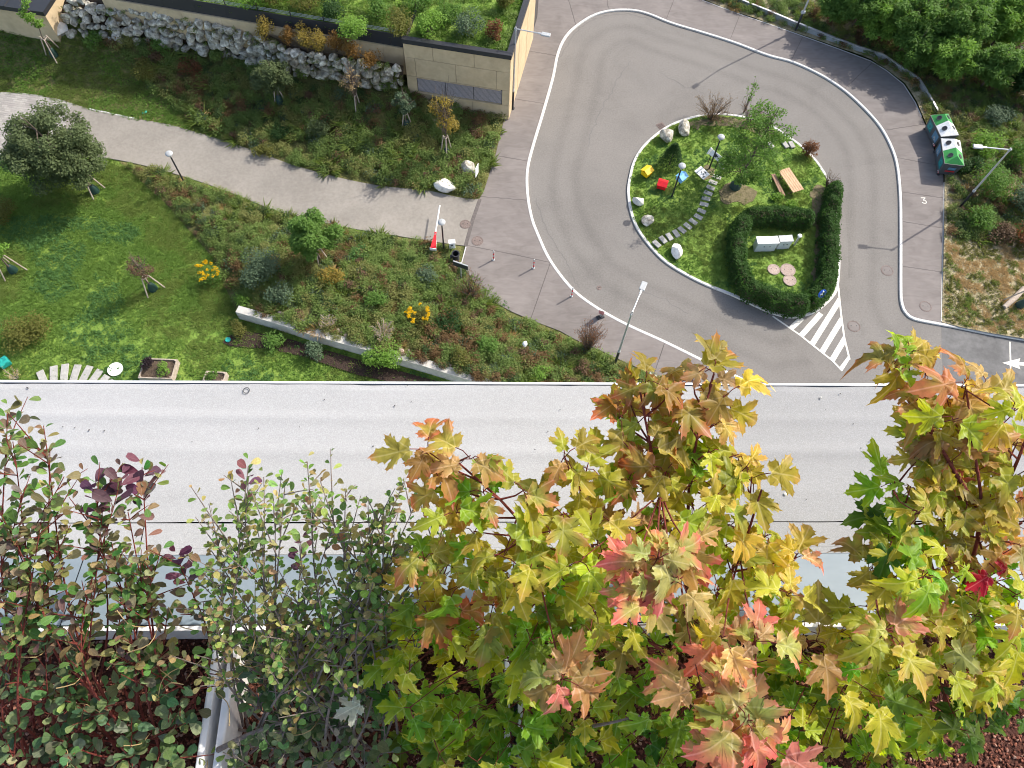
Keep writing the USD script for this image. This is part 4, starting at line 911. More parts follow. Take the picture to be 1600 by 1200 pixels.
GRP = {}
def tree(label, base, h, crown, mat_, nleaf, leaf, seed, cat='tree', name='tree', trunk=.09, nclump=14, limbs=9, group=None, lean=(0, 0), fill=.55, crown_c=.62, inner=.35, bare=0, W=None):
    """A tapered trunk with limbs that carry leaf clumps; crown = (rx, ry, rz)."""
    rng = np.random.default_rng(seed); b = np.asarray(base, float); th = Thing(name, label, cat, b, group)
    top = b + [lean[0], lean[1], h]; cc = b + np.array([lean[0] * .7, lean[1] * .7, h * crown_c]); cr = np.array(crown)
    m = MB(); k = np.linspace(0, 1, 7)[:, None]; bend = rng.normal(size=(7, 3)) * h * .012; bend[0] = 0
    tr = b + (top - b) * k + bend; m.tube(np.vstack([b - [0, 0, .15], tr]), np.r_[trunk * 1.15, trunk * (1 - .85 * k[:, 0])], 7)
    cl = []
    for i in range(nclump):
        d = rdir(rng, 1)[0]; q = rng.uniform(.25, 1.0) ** .6
        c = cc + d * q * cr * .82; cl.append((c, rng.uniform(.30, .52) * fill * 2 * np.array([1, 1, .75]) * (cr.mean() * .52)))
    part(th, 'trunk', m.mesh(), M['bark'], smooth=60)
    lm = MB()
    for i in range(max(limbs, bare)):
        c, r = cl[i % nclump] if i < nclump else (cc + rdir(rng, 1)[0] * cr * .95, 0)
        a = tr[int(np.clip(rng.integers(2, 6), 0, 6))]; mid = (a + c) / 2 + [0, 0, -.08 * h * rng.random()]
        lm.tube([a, mid, c], [trunk * .38, trunk * .24, trunk * .08], 4)
    for i in range(bare):
        a = cc + rdir(rng, 1)[0] * cr * rng.uniform(0, .5); e = a + (rdir(rng, 1)[0] + [0, 0, .8]) * cr.mean() * rng.uniform(.4, .9)
        lm.tube([a, (a + e) / 2 + rdir(rng, 1)[0] * .06, e], [.022, .016, .008], 3)
    part(th, 'limbs', lm.mesh(), M['bark'])
    if nleaf:
        w = np.array([np.prod(r) if np.ndim(r) else .001 for _, r in cl]) ** (2 / 3); w /= w.sum()
        ms = [clump(rng, c, r, max(4, int(nleaf * wi)), leaf, W=W, inner=inner) for (c, r), wi in zip(cl, w)]
        part(th, 'crown', join(ms), mat_)
    return th
def shrub(label, base, r, h, mat_, n, leaf, seed, cat='shrub', name='shrub', group=None, stems=7, flowers=None, up=.7, W=None, spiky=False, core=True):
    rng = np.random.default_rng(seed); b = np.asarray(base, float); th = Thing(name, label, cat, b, group)
    m = MB(); ms = []; lumps = max(4, int(5 + r * 4))
    for i in range(lumps):
        a = rng.uniform(0, 6.28); q = r * .62 * math.sqrt(rng.random()); c = b + [math.cos(a) * q, math.sin(a) * q, h * rng.uniform(.35, .70)]
        if i < stems: m.tube([b + [math.cos(a) * q * .15, math.sin(a) * q * .15, -.05], (b + c) / 2, c], [.03, .022, .012], 4)
        rr = np.array([r * .5, r * .5, h * .36]) * rng.uniform(.7, 1.15)
        ms.append(clump(rng, c, rr, max(6, n // lumps), leaf, W=W, up=up, inner=.4))
    part(th, 'stems', m.mesh(), M['bark'])
    part(th, 'foliage', join(ms), mat_)
    if flowers:
        fs = []
        for i in range(flowers[1]):
            a = rng.uniform(0, 6.28); q = r * .85 * math.sqrt(rng.random()); c = b + [math.cos(a) * q, math.sin(a) * q, h * rng.uniform(.85, 1.1)]
            fs.append(clump(rng, c, (flowers[2] * 1.25, flowers[2] * 1.25, flowers[2] * .6), 26, .085, W=.9))
        part(th, 'flowers', join(fs), flowers[0])
    return th
def bare_bush(label, base, r, h, mat_, seed, n=50, name='shrub', cat='shrub', twig=None, leaf=.07, nl=500):
    """Thin upright twigs fanning from the ground, with a few small leaves."""
    rng = np.random.default_rng(seed); b = np.asarray(base, float); th = Thing(name, label, cat, b); m = MB(); tips = []
    for i in range(n):
        a = rng.uniform(0, 6.28); q = r * math.sqrt(rng.random()); e = b + [math.cos(a) * q, math.sin(a) * q, h * rng.uniform(.6, 1.0)]
        s = b + [math.cos(a) * q * .1, math.sin(a) * q * .1, -.05]; mid = s + (e - s) * .5 + [0, 0, h * .12]
        m.tube([s, mid, e], [.018, .013, .007], 3); tips += [mid + (e - mid) * t for t in (.2, .5, .8, 1.0)]
        for k in range(2):
            o = mid + (e - mid) * rng.random(); e2 = o + (rdir(rng, 1)[0] * .6 + [0, 0, .5]) * r * .4; m.tube([o, e2], [.01, .006], 3); tips.append(e2)
    part(th, 'twigs', m.mesh(), twig or M['bark'])
    if nl:
        tips = np.array(tips)[rng.integers(0, len(tips), nl)] + rng.normal(size=(nl, 3)) * .05
        part(th, 'foliage', cards(tips, rdir(rng, nl) + [0, 0, .6], rdir(rng, nl), leaf * rng.uniform(.6, 1.3, nl), leaf * .6), mat_)
    return th
def conifer(label, base, r, h, mat_, seed, n=2600):
    rng = np.random.default_rng(seed); b = np.asarray(base, float); th = Thing('conifer', label, 'shrub', b)
    part(th, 'trunk', MB().tube([b - [0, 0, .1], b + [0, 0, h * .9]], [.06, .015], 6).mesh(), M['bark'])
    t = rng.random(n) ** .75; a = rng.uniform(0, 6.28, n); q = r * (1 - t) ** .8 * rng.uniform(.55, 1.05, n)
    P = b + np.stack([np.cos(a) * q, np.sin(a) * q, .08 + t * h], 1); d = np.stack([np.cos(a), np.sin(a), np.full(n, .35)], 1)
    part(th, 'foliage', cards(P, rdir(rng, n) * .6 + [0, 0, 1], d + rdir(rng, n) * .5, .16 * rng.uniform(.6, 1.2, n), .05), mat_)
def stakes(base, r, h, label, bag=True, az=0.3, n=3):
    b = np.asarray(base, float); th = Thing('tree_stakes', label, 'tree stakes', b); tops = []
    for k in range(n):
        a = az + k * 2 * math.pi / n; f = b + [math.cos(a) * r, math.sin(a) * r, -.1]; t = b + [math.cos(a) * r * .35, math.sin(a) * r * .35, h]
        part(th, 'stake', MB().tube([f, t], [.045, .04], 7).mesh(), M['stake']); tops.append(t - [0, 0, .12])
    for k in range(n):
        part(th, 'crossbar', MB().tube([tops[k], tops[(k + 1) % n]], .03, 5).mesh(), M['stake'])
    if bag:
        m = trimesh.creation.revolve(np.array([(.06, .0), (.30, .02), (.27, .30), (.16, .62), (.07, .70)]), sections=14); m.apply_translation(b + [0, 0, .02]); part(th, 'watering_bag', (m.vertices, m.faces), M['bag'], smooth=50)

# ================================================================== trees of the lower left and the upper bed
b = ug(150, 300); tree('big bushy silver leaved tree beside the footpath at the left', b, 6.8, (3.5, 3.3, 2.8), F['silver'], 30000, .19, 1, trunk=.13, nclump=110, limbs=20, crown_c=.58, fill=.48, lean=(-1.6, .4), inner=.15)
stakes(b, .7, 1.7, 'wooden stakes under the big silver leaved tree', az=.5)
b = ug(502, 408); tree('rounded green tree with lobed crown below the footpath', b, 5.0, (1.9, 1.8, 1.9), F['green'], 9000, .20, 2, trunk=.08, nclump=40, limbs=10, fill=.5)
stakes(b, .5, 1.5, 'wooden stakes under the rounded green tree below the footpath', bag=False)
b = ug(240, 452); tree('young thin tree with sparse rusty leaves standing alone on the lawn', b, 3.9, (.85, .8, 1.3), F['brown'], 420, .15, 3, trunk=.05, nclump=16, bare=26, fill=.5)
stakes(b, .75, 1.6, 'wooden stake tripod round the young rusty tree on the lawn', az=.2)
b = ug(22, 424); stakes(b, .9, 1.9, 'wooden stake tripod at the left edge of the lawn', az=.1); tree('young tree with thin crown cut off by the left edge of the picture', b, 4.4, (1.1, 1.0, 1.4), F['bright'], 900, .17, 4, trunk=.06, nclump=14)
b = ug(85, 86); tree('young slim tree with yellow green leaves at the upper left', b, 5.2, (.75, .7, 1.5), F['bright'], 700, .18, 5, trunk=.055, nclump=12, bare=8, crown_c=.72); stakes(b, .7, 1.7, 'wooden stakes round the young tree at the upper left', az=.9)
b = ug(438, 160); tree('olive grey tree in the upper bed right of the boulders', b, 4.0, (1.6, 1.5, 1.5), F['silver'], 6500, .15, 6, trunk=.07, nclump=34, crown_c=.62); stakes(b, .4, 1.4, 'two stakes under the olive grey tree of the upper bed', bag=True, n=2)
b = ug(560, 172); tree('bare pinkish twigged tree in the upper bed', b, 3.9, (.95, .9, 1.2), F['straw'], 420, .12, 7, trunk=.055, nclump=18, bare=60, crown_c=.70); stakes(b, .4, 1.5, 'pale stakes under the bare pinkish tree', bag=False, n=2, az=1.2)
b = ug(636, 198); tree('small grey green tree in front of the left end of the vent grille', b, 3.9, (.8, .75, 1.5), F['greygreen'], 2200, .14, 8, trunk=.055, nclump=16, bare=20, crown_c=.62); stakes(b, .4, 1.3, 'stakes under the small grey green tree by the vent grille', n=2, az=.4)
b = ug(698, 242); tree('tall thin tree with sparse yellow leaves before the beige block', b, 6.6, (1.05, .95, 2.4), F['autumn'], 900, .15, 9, trunk=.06, nclump=22, bare=40, crown_c=.62); stakes(b, .5, 1.9, 'stake tripod under the tall thin yellow tree', az=.6)
b = ug(1592, 478); stakes(b, 1.1, 2.0, 'stake tripod on the dry grass at the right edge', az=2.7)
g = ug(1572, 470)
single('bark_log', MB().tube([g + [-.4, -.6, .12], g + [.5, .1, .16], g + [1.4, .9, .2]], [.16, .2, .18], 9).mesh(), M['stake'], 'pale split log lying on the dry grass at the right edge', 'log', smooth=50)

# the island
b = ug(1148, 293); rng = np.random.default_rng(12)
it = Thing('island_tree', 'tall loose young tree on the island, dense below and open above', 'tree', b)
k = np.linspace(0, 1, 8)[:, None]; tr = b + np.array([.75, .3, 7.4]) * k + rng.normal(size=(8, 3)) * .05
part(it, 'trunk', MB().tube(tr, .10 * (1 - .9 * k[:, 0]) + .006, 8).mesh(), M['bark'], smooth=60)
lm, ms = MB(), []
for i in range(64):
    z = 1.2 + 5.8 * rng.random() ** 1.2; a = rng.uniform(0, 6.28); R_ = (2.6 if z < 2.8 else 2.1 if z < 4.5 else 1.6) * rng.uniform(.45, 1.0)
    o = tr[0] + (tr[-1] - tr[0]) * (z / 7.4) ; e = o + [math.cos(a) * R_, math.sin(a) * R_, R_ * rng.uniform(.1, .7)]
    lm.tube([o, (o + e) / 2 + [0, 0, .1], e], [.03, .02, .008], 4)
    for t in (.55, .8, 1.0):
        if rng.random() < .85: ms.append(clump(rng, o + (e - o) * t, (.36, .36, .26), 30 if z > 3 else 46, .18, inner=.1))
for i in range(9): 
    z = rng.uniform(3.5, 7.3); ms.append(clump(rng, tr[0] + (tr[-1] - tr[0]) * z / 7.4, (.4, .4, .35), 45, .17, inner=.1))
part(it, 'limbs', lm.mesh(), M['bark']); part(it, 'crown', join(ms), F['green'])
m = trimesh.creation.revolve(np.array([(.08, .0), (.42, .02), (.40, .35), (.22, .62), (.07, .68)]), sections=16); m.apply_translation(b); part(it, 'watering_bag', (m.vertices, m.faces), M['bag'], smooth=50)
conifer('dark cone shaped shrub on the island left of the lamps', ug(1046, 258), .95, 2.1, F['dark'], 13)
bare_bush('dry brown twiggy shrub row along the top edge of the island kerb', ug(1112, 184), 1.6, 1.4, F['wildrust'], 14, 90, nl=1800)
bare_bush('dry reddish twigs behind the island tree at the kerb', ug(1170, 190), 1.1, 1.7, F['rust'], 15, 40, nl=250)
shrub('rust brown shrub at the right of the island beside the kerb', ug(1262, 240), .75, 1.3, F['rust'], 900, .13, 16)
bare_bush('thin brown shrub at the top of the long hedge', ug(1292, 292), .6, 1.2, F['brown'], 17, 30, nl=200)
bare_bush('young thin shoots with green tufts at the top of the island', ug(1162, 176), .5, 3.2, F['green'], 18, 9, nl=120, leaf=.16)
shrub('small flowering green shrub at the foot of the picture board', ug(1143, 252), .8, 1.0, F['hedge'], 900, .13, 19)
shrub('low pale green plants between the bench and hedge', ug(1214, 312), .55, .5, F['bright'], 320, .15, 20, stems=3)
shrub('low green plant patch right of the bench in front of the hedge', ug(1234, 322), .5, .5, F['bright'], 260, .15, 21, stems=3)

def hedge(label, pts, w, h, n, seed, top=1.35):
    rng = np.random.default_rng(seed); line = spline(uns(pts, top)[:, :2], .3); th = Thing('hedge', label, 'hedge', (*line[0], .15))
    ls = LineString(line); part(th, 'twig_core', prism(ls.buffer(w / 2 - .32), .1, h - .4), M['bark'])
    bl = ls.buffer(w / 2); x0, y0, x1, y1 = bl.bounds; p = rng.uniform((x0, y0), (x1, y1), (n * 3, 2)); p = p[shapely.contains_xy(bl, p[:, 0], p[:, 1])][:int(n * .6)]
    bd = bl.exterior; q = rng.random(int(n * .5)) * bd.length; e = np.array([bd.interpolate(t).coords[0] for t in q])
    fb = lambda v, k=0: meshkit.fbm(np.column_stack([v * 1.7 + k, np.zeros(len(v))]), 3)
    d = dist(bd, p); zt = h * (.80 + .42 * fb(p)) * np.clip(1 - (1 - np.clip(d / (w * .42), 0, 1)) ** 2.2 * .55, .3, 1)
    P1 = np.column_stack([p, zt - .22 * rng.random(len(p)) ** 2])
    c = np.array([ls.interpolate(ls.project(Point(*k))).coords[0] for k in e]); o = (e - c) / (np.linalg.norm(e - c, axis=1, keepdims=True) + 1e-9)
    ze = rng.random(len(e)) ** .8 * h * .85; P2 = np.column_stack([e + o * ((fb(e, 9) - .5) * .7 - .12 * rng.random(len(e)) - .25 * (ze / h) ** 3)[:, None], .12 + ze])
    P = np.vstack([P1, P2]); N = np.vstack([np.column_stack([np.zeros((len(p), 2)), np.ones(len(p))]), np.column_stack([o, np.full(len(e), .5)])]) + rdir(rng, len(P)) * .75
    part(th, 'foliage', cards(P, N, rdir(rng, len(P)) + N * .4, .16 * rng.uniform(.6, 1.3, len(P)), .09, .2), F['hedge'])
hedge('dense green hedge wrapping round the utility cabinets on the island', [(1262, 335), (1240, 331), (1205, 332), (1172, 335), (1157, 362), (1156, 400), (1168, 436), (1198, 455), (1228, 466), (1254, 470)], 1.25, 1.6, 15000, 31)
hedge('long dense green hedge along the right edge of the island', [(1308, 292), (1303, 320), (1300, 360), (1300, 400), (1297, 430), (1287, 450), (1275, 459)], 1.2, 1.6, 11000, 32)

# ================================================================== trees and bushes of the upper right
UR = [(1285, 30, 2.2, 3.4, 'green', 'leafy green bush behind the barrier near the black footed lamp'), (1345, 52, 2.3, 4.2, 'bright', 'bright green bush above the middle of the barrier'), (1330, 10, 2.6, 5.0, 'green', 'tall green bush at the top edge right of the lamp'),
      (1400, 100, 2.0, 3.6, 'green', 'green bush just behind the bend of the barrier'), (1405, 40, 2.8, 5.2, 'green', 'large green tree in the middle of the upper right thicket'), (1395, -20, 3.0, 6.0, 'dark', 'dark green tree at the top edge of the thicket'),
      (1455, 115, 2.4, 4.2, 'bright', 'feathery bright tree above the recycling containers'), (1470, 50, 3.0, 5.6, 'green', 'broad feathery green tree right of the thicket centre'), (1530, 110, 2.3, 4.0, 'green', 'green bush at the lower right of the thicket'),
      (1545, 40, 2.8, 5.2, 'bright', 'light green tree near the grey gravel patch'), (1500, -15, 3.0, 6.0, 'green', 'tall green tree at the top edge right of centre'), (1590, 120, 2.4, 3.6, 'dark', 'dark bush at the right edge above the dry patch'), (1600, -10, 2.5, 5, 'green', 'green tree in the upper right corner')]
for i, (px, py, r, h, mk, lab) in enumerate(UR):
    b = ug(px, py + h * 7) + ([.9, 1.3, 0] if i in (0, 1, 3, 6) else [0, 0, 0]); tree(lab, b, h, (r * .98, r * .92, h * .42), F[mk], int(3600 * r), .32, 200 + i, trunk=.10, nclump=int(34 * r), limbs=12, fill=.40, inner=.0, W=.36, crown_c=.58, name='bush_tree', cat='tree')
UR2 = [(1530, 238, 1.3, 1.6, 'bright', 'light green shrub right of the recycling containers'), (1590, 255, 1.5, 2.2, 'green', 'green shrub at the right edge behind the arm lamp'), (1545, 300, 1.7, 2.6, 'green', 'dark leaved shrub under the right street lamp'), (1590, 330, 1.6, 2.4, 'greygreen', 'bluish green shrub at the right edge above the dry grass'),
       (1525, 350, 1.2, 1.5, 'green', 'low green shrub at the upper end of the dry grass'), (1510, 270, 1.0, 1.3, 'dark', 'dark low shrub beside the lower recycling container'), (1560, 372, 1.1, 1.2, 'brown', 'brown dry shrub above the dry grass'), (1555, 190, 1.2, 1.3, 'greygreen', 'grey green grassy shrub in the dry clearing'), (1600, 380, 1.2, 1.6, 'rust', 'rusty shrub at the right edge above the log')]
for i, (px, py, r, h, mk, lab) in enumerate(UR2): shrub(lab, ug(px, py), r, h, F[mk], int(1100 * r), .17, 230 + i)

# ================================================================== roof garden plants
RG = [(395, 6, .95, 1.9, 'bright', 'bright green shrub at the left of the roof garden edge'), (430, -2, 1.0, 1.8, 'olive', 'olive shrub on the terrace behind the fence'), (480, 8, 1.1, 1.9, 'olive', 'brownish green shrub at the top behind the fence'), (520, 22, .9, 1.6, 'dark', 'dark shrub at the end of the fence wires'), (555, 52, .95, 1.7, 'bright', 'leafy light green shrub hanging over the fence end'), (590, 22, .8, 1.5, 'green', 'green shrub right of the hanging shrub'),
      (620, 48, 1.0, 1.6, 'olive', 'olive brown shrub at the left corner of the roof garden'), (672, 52, .9, 1.5, 'bright', 'yellow green shrub on the roof garden edge'), (700, 30, .8, 1.4, 'green', 'round green shrub inside the roof garden'), (735, 52, .9, 1.7, 'greygreen', 'grey green shrub on the roof garden edge right of centre'), (772, 62, .45, 1.6, 'rust', 'narrow rusty orange shrub at the right end of the roof garden'), (790, 10, .6, 1.5, 'olive', 'slim olive shrub at the top right of the roof garden'), (655, 10, .9, 1.4, 'green', 'green shrub at the top of the roof garden')]
for i, (px, py, r, h, mk, lab) in enumerate(RG):
    b = un(px, py, BT); b[2] = BT - .1 if px > 625 else BT - .35; shrub(lab, b, r * 1.35, h * 1.1, F[mk], int(1500 * r), .15, 260 + i)
for i, (px, py, h, lab) in enumerate([(415, 42, 1.5, 'first rusty bush from the left on the plinth'), (448, 50, 1.4, 'second rusty bush from the left on the plinth'), (476, 54, 1.5, 'broad golden brown bush on the plinth'), (502, 62, 1.7, 'tall rusty bush on the plinth, fourth from the left'), (524, 62, 1.5, 'slim rusty bush left of the gap in the plinth bushes'), (548, 72, 1.5, 'red brown bush on the plinth, second from the right'), (580, 84, 1.2, 'dark rusty bush at the right end of the plinth bushes')]):
    b = un(px, py + 3, 4.9); b[2] = 4.3; b[1] -= .25; shrub(lab, b, .78, h * 1.05, F['autumn' if i in (0, 2, 3) else 'ochre'], 900, .13, 290 + i, name='autumn_bush')

# ================================================================== named shrubs of the beds
BEDS = [(405, 420, 1.7, 2.3, 'greygreen', 'large blue grey shrub left of the concrete wall', 2600), (440, 465, 1.1, 1.5, 'greygreen', 'smaller blue grey shrub close above the concrete wall', 1200), (500, 205, .9, 1.3, 'silver', 'silvery blue shrub in the middle of the upper bed', 900), (440, 205, .8, 1.0, 'dark', 'dark green tussock in the upper bed', 800), (415, 235, .9, .9, 'olive', 'olive grass tuft hanging over the footpath edge', 700), (520, 430, .9, 1.0, 'autumn', 'mustard coloured shrub below the green tree', 700),
        (600, 555, 1.3, 1.7, 'bright', 'big light green shrub growing over the concrete wall', 1900), (430, 535, .85, 1.0, 'green', 'green shrub in front of the concrete wall, left one', 700), (500, 545, .8, 1.3, 'greygreen', 'narrow grey green shrub in front of the concrete wall', 600), (375, 515, .6, 1.0, 'olive', 'olive shrub hiding the left end of the concrete wall', 420), (383, 470, .6, 1.0, 'bright', 'bright green shrub above the left end of the concrete wall', 420), (845, 582, .7, .9, 'bright', 'small lime green shrub in front of the ledge', 500),
        (55, 520, 1.7, 1.9, 'olive', 'broad yellow green shrub at the lower left of the lawn', 2600), (5, 330, 1.2, 1.5, 'olive', 'shrub with brown green foliage at the left edge', 1100), (255, 70, 1.0, 1.2, 'green', 'green shrub below the left boulders', 800), (150, 60, 1.0, 1.0, 'green', 'low green shrub beside the first boulders', 700), (395, 80, .7, .9, 'dark', 'dark shrub growing in the boulder wall', 600), (230, 110, 1.1, 1.1, 'olive', 'olive shrub at the left end of the upper bed', 900), (300, 105, 1.0, 1.1, 'rust', 'reddish brown shrub in the upper bed', 700), (590, 470, .9, 1.1, 'green', 'deep green shrub in the middle of the lower bed', 800), (700, 500, 1.0, 1.1, 'dark', 'dark shrub below the yellow flowers', 800), (760, 540, .9, 1.1, 'green', 'green shrub near the lower end of the wild bed', 800), (670, 430, .9, 1.0, 'greygreen', 'grey green shrub near the flat stones', 700), (560, 395, .9, .6, 'clover', 'low fresh green patch right of the rounded tree', 600), (720, 560, .8, .9, 'olive', 'olive shrub at the right end of the concrete wall', 600)]
BEDS += [(605, 128, .9, 1.5, 'wild', 'green shrub overgrowing the right end of the boulder wall', 900), (575, 122, .7, 1.1, 'wildolive', 'olive shrub at the foot of the boulders near their right end', 700), (480, 112, .8, 1.1, 'wild', 'green shrub at the foot of the boulders right of the olive tree', 700), (345, 86, .8, 1.0, 'wild', 'green shrub climbing the middle of the boulder wall', 700), (200, 60, .8, .9, 'wildolive', 'low olive shrub at the foot of the left boulders', 600),
         (665, 166, .8, 1.2, 'wildolive', 'olive shrub at the foot of the vent grille', 700), (710, 176, .8, 1.1, 'wild', 'green shrub below the middle of the vent grille', 700), (750, 188, .8, 1.0, 'wildrust', 'rusty shrub at the right foot of the beige block', 600), (770, 215, .6, .8, 'wild', 'green shrub at the bed edge by the corner of the beige block', 500)]
for i, (px, py, r, h, mk, lab, n) in enumerate(BEDS): shrub(lab, ug(px, py + h * 6), r, h, F[mk], int(n * 1.2), .14, 330 + i)
shrub('goldenrod with bright yellow flower heads on the left of the wild bed', ug(332, 436), .95, 1.1, F['green'], 700, .13, 380, flowers=(F['gold'], 22, .07), name='flowering_shrub')
shrub('goldenrod with bright yellow flower heads in the middle of the wild bed', ug(655, 500), .95, 1.1, F['olive'], 700, .13, 381, flowers=(F['gold'], 20, .07), name='flowering_shrub')
bare_bush('bare brown bush on the pavement edge beside the chevron marker', ug(918, 545), 1.05, 2.6, F['rust'], 382, 80, nl=1500)
bare_bush('orange brown twiggy bush at the pavement corner below the street sign', ug(735, 462), 1.15, 2.0, F['rust'], 383, 60, nl=700)
bare_bush('dry straw tuft above the concrete wall', ug(600, 525), .8, 1.0, F['straw'], 384, 60, nl=200, twig=M['stake'])
bare_bush('pale dead twigs leaning over the wall', ug(515, 510), .6, .9, F['straw'], 385, 40, nl=100, twig=M['stake'])
shrub('blackish purple leafy plant in the left raised bed', un(233, 572, .6), .5, .55, F['purple'], 420, .14, 386, name='bed_plant', cat='plant')
shrub('green leafy plants in the left raised bed', un(258, 578, .6), .55, .4, F['bright'], 320, .12, 387, name='bed_plant', cat='plant')
shrub('green herbs in the right raised bed', un(333, 588, .6), .5, .35, F['green'], 320, .11, 388, name='bed_plant', cat='plant')
bare_bush('pale dried flower stems beside the fan of slabs', ug(28, 592), .6, 1.0, F['straw'], 389, 16, nl=120, twig=M['stake'], name='plant', cat='plant')

# weeds in the gaps of the boulder wall
# ================================================================== ground cover that nobody could count
def instancer(name, protos, pts, scale, kind_of, label, cat, seed, tilt=0.12):
    """protos: [(mesh, material)]; pts (n, 3)."""
    rng = np.random.default_rng(seed); path = _path('/World', name); pi = UsdGeom.PointInstancer.Define(stage, path)
    for i, (m, mt) in enumerate(protos):
        pp = f'{path}/tuft_{i:03d}'; usdkit.mesh(stage, pp, m, mt); pi.CreatePrototypesRel().AddTarget(pp)
    n = len(pts); a = rng.uniform(0, 2 * np.pi, n) / 2; tx, ty = rng.normal(size=n) * tilt / 2, rng.normal(size=n) * tilt / 2
    q = np.stack([np.cos(a), tx, ty, np.sin(a)], 1); q /= np.linalg.norm(q, axis=1, keepdims=True)
    pi.CreatePositionsAttr(Vt.Vec3fArray.FromNumpy(pts.astype(np.float32)))
    pi.CreateOrientationsAttr(Vt.QuathArray([Gf.Quath(float(w), float(x), float(y), float(z)) for w, x, y, z in q]))
    pi.CreateScalesAttr(Vt.Vec3fArray.FromNumpy((scale * rng.uniform(.6, 1.35, n)[:, None] * np.ones(3)).astype(np.float32)))
    pi.CreateProtoIndicesAttr(Vt.IntArray.FromNumpy(np.asarray(kind_of, np.int32)))
    tagp(pi.GetPrim(), label, cat, None, 'stuff')
def scatter(poly, n, seed, hf):
    rng = np.random.default_rng(seed); x0, y0, x1, y1 = poly.bounds; p = rng.uniform((x0, y0), (x1, y1), (n, 2)); p = p[shapely.contains_xy(poly, p[:, 0], p[:, 1])]
    return np.column_stack([p, hf(p)])
def view_clip(poly): return poly.intersection(Polygon(uns([(-60, -40), (1660, -40), (1660, 650), (-60, 650)], 0)[:, :2])).buffer(0)
def tuft(rng, n, r, h, w):
    a = rng.uniform(0, 6.28, n); q = r * np.sqrt(rng.random(n)); P = np.stack([np.cos(a) * q, np.sin(a) * q, np.zeros(n)], 1)
    T = np.stack([np.cos(a) * .7, np.sin(a) * .7, np.full(n, .9)], 1) + rdir(rng, n) * .6; T[:, 2] = np.abs(T[:, 2])
    return cards(P, np.stack([-T[:, 0], -T[:, 1], np.ones(n)], 1) + rdir(rng, n) * .4, T, h * rng.uniform(.6, 1.3, n), w, .1, .25)
def cushion(rng, n, r, h, leaf):
    return join([clump(rng, (rng.normal() * r * .3, rng.normal() * r * .3, h * rng.uniform(.25, .7)), (r * .6, r * .6, h * .45), n // 4, leaf, inner=.2) for _ in range(4)])
rng = np.random.default_rng(40)
GT = [(tuft(rng, 26, .17, .17, .035), F['grass']), (tuft(rng, 26, .20, .14, .035), F['grass2']), (cushion(rng, 44, .20, .10, .085), F['clover']), (tuft(rng, 22, .15, .12, .04), F['grass'])]
fbm2 = lambda p, s, o=0: meshkit.fbm(np.column_stack([p[:, :2] * s + o, np.zeros(len(p))]), 3)
lp = view_clip(lawn_poly.difference(lower_poly.buffer(.1)).difference(path_poly.buffer(.12)))
pts = scatter(lp, 26000, 41, h_lawn); f = fbm2(pts, .28); k = np.where(f > .56, 2, np.where(f < .42, 1, 0)); k = np.where(np.random.default_rng(1).random(len(k)) < .25, 3, k)
near = fbm2(pts, .2, 50); keep = (pts[:, 1] > 24.0 + 2 * near) | (np.random.default_rng(2).random(len(pts)) < .45)
instancer('lawn_grass', GT, pts[keep], 1.15, k[keep], 'rough green grass with clover patches covering the left lawn', 'grass', 42)
pts = scatter(view_clip(upper_poly.intersection(poly_px([(-80, 20), (60, 30), (130, 50), (250, 130), (420, 240), (400, 250), (-80, 160)], 1.5))), 9000, 43, h_upper); f = fbm2(pts, .35)
instancer('verge_grass', GT, pts, .9, np.where(f < .47, 1, 0), 'short grass between the boulder wall and footpath', 'grass', 44)
pts = scatter(isl_in.buffer(-.05), 7000, 45, lambda p: .10 + .10 * smooth01(dist(LineString(isl_line), p) / 3)); f = fbm2(pts, .5)
bare_ = np.hypot(pts[:, 0] - un(1150, 305)[0], pts[:, 1] - un(1150, 305)[1]) < 1.9
kp = ~shapely.contains_xy(unary_union([blob(q_, .2, 0) for q_ in ([(1128, 285), (1150, 275), (1185, 290), (1195, 312), (1175, 325), (1150, 322), (1125, 330), (1118, 310)], [(1092, 268), (1108, 258), (1118, 268), (1104, 284)], [(1268, 300), (1284, 290), (1290, 330), (1287, 400), (1280, 440), (1270, 440), (1274, 380)])]), pts[:, 0], pts[:, 1]) | (np.random.default_rng(3).random(len(pts)) < .22)
for cx_, cy_ in ((1231, 422), (1209, 421), (1234, 438)):
    o_ = un(cx_, cy_, .26); kp = kp & (np.hypot(pts[:, 0] - o_[0], pts[:, 1] - o_[1]) > .58)
instancer('island_grass', GT, pts[kp], .75, np.where(bare_ | (f < .45), 1, np.where(f > .62, 2, 0))[kp], 'green grass covering the island', 'grass', 46)
BT_ = [(cushion(rng, 190, .42, .5, .095), F[m_]) for m_ in ('wild', 'wildolive', 'wilddark', 'brown', 'wildrust', 'wildbright', 'greygreen')] + [(tuft(rng, 60, .22, .42, .03), F['straw']), (tuft(rng, 60, .3, .65, .045), F['grass2'])]
def bedfill(poly, n, seed, hf, label, name, sc, w):
    pts = scatter(view_clip(poly), n, seed, hf); r_ = np.random.default_rng(seed + 1)
    f, g_ = fbm2(pts, .45), fbm2(pts, .4, 30); base = np.searchsorted(np.cumsum(w), r_.random(len(pts)) * sum(w))
    zone = np.where(f > .60, 5, np.where(f < .34, 1, np.where(g_ > .60, 0, np.where(g_ < .38, 4, -1))))
    k = np.where((zone >= 0) & (r_.random(len(pts)) < .6), zone, base)
    instancer(name, BT_, pts, sc, k, label, 'ground cover', seed + 2)
mid_up = upper_poly.difference(poly_px([(-100, 10), (60, 25), (120, 45), (190, 95), (280, 165), (420, 245), (-100, 260)], 1.5)).difference(LineString(top_l[:, :2]).buffer(.2)).difference(body)
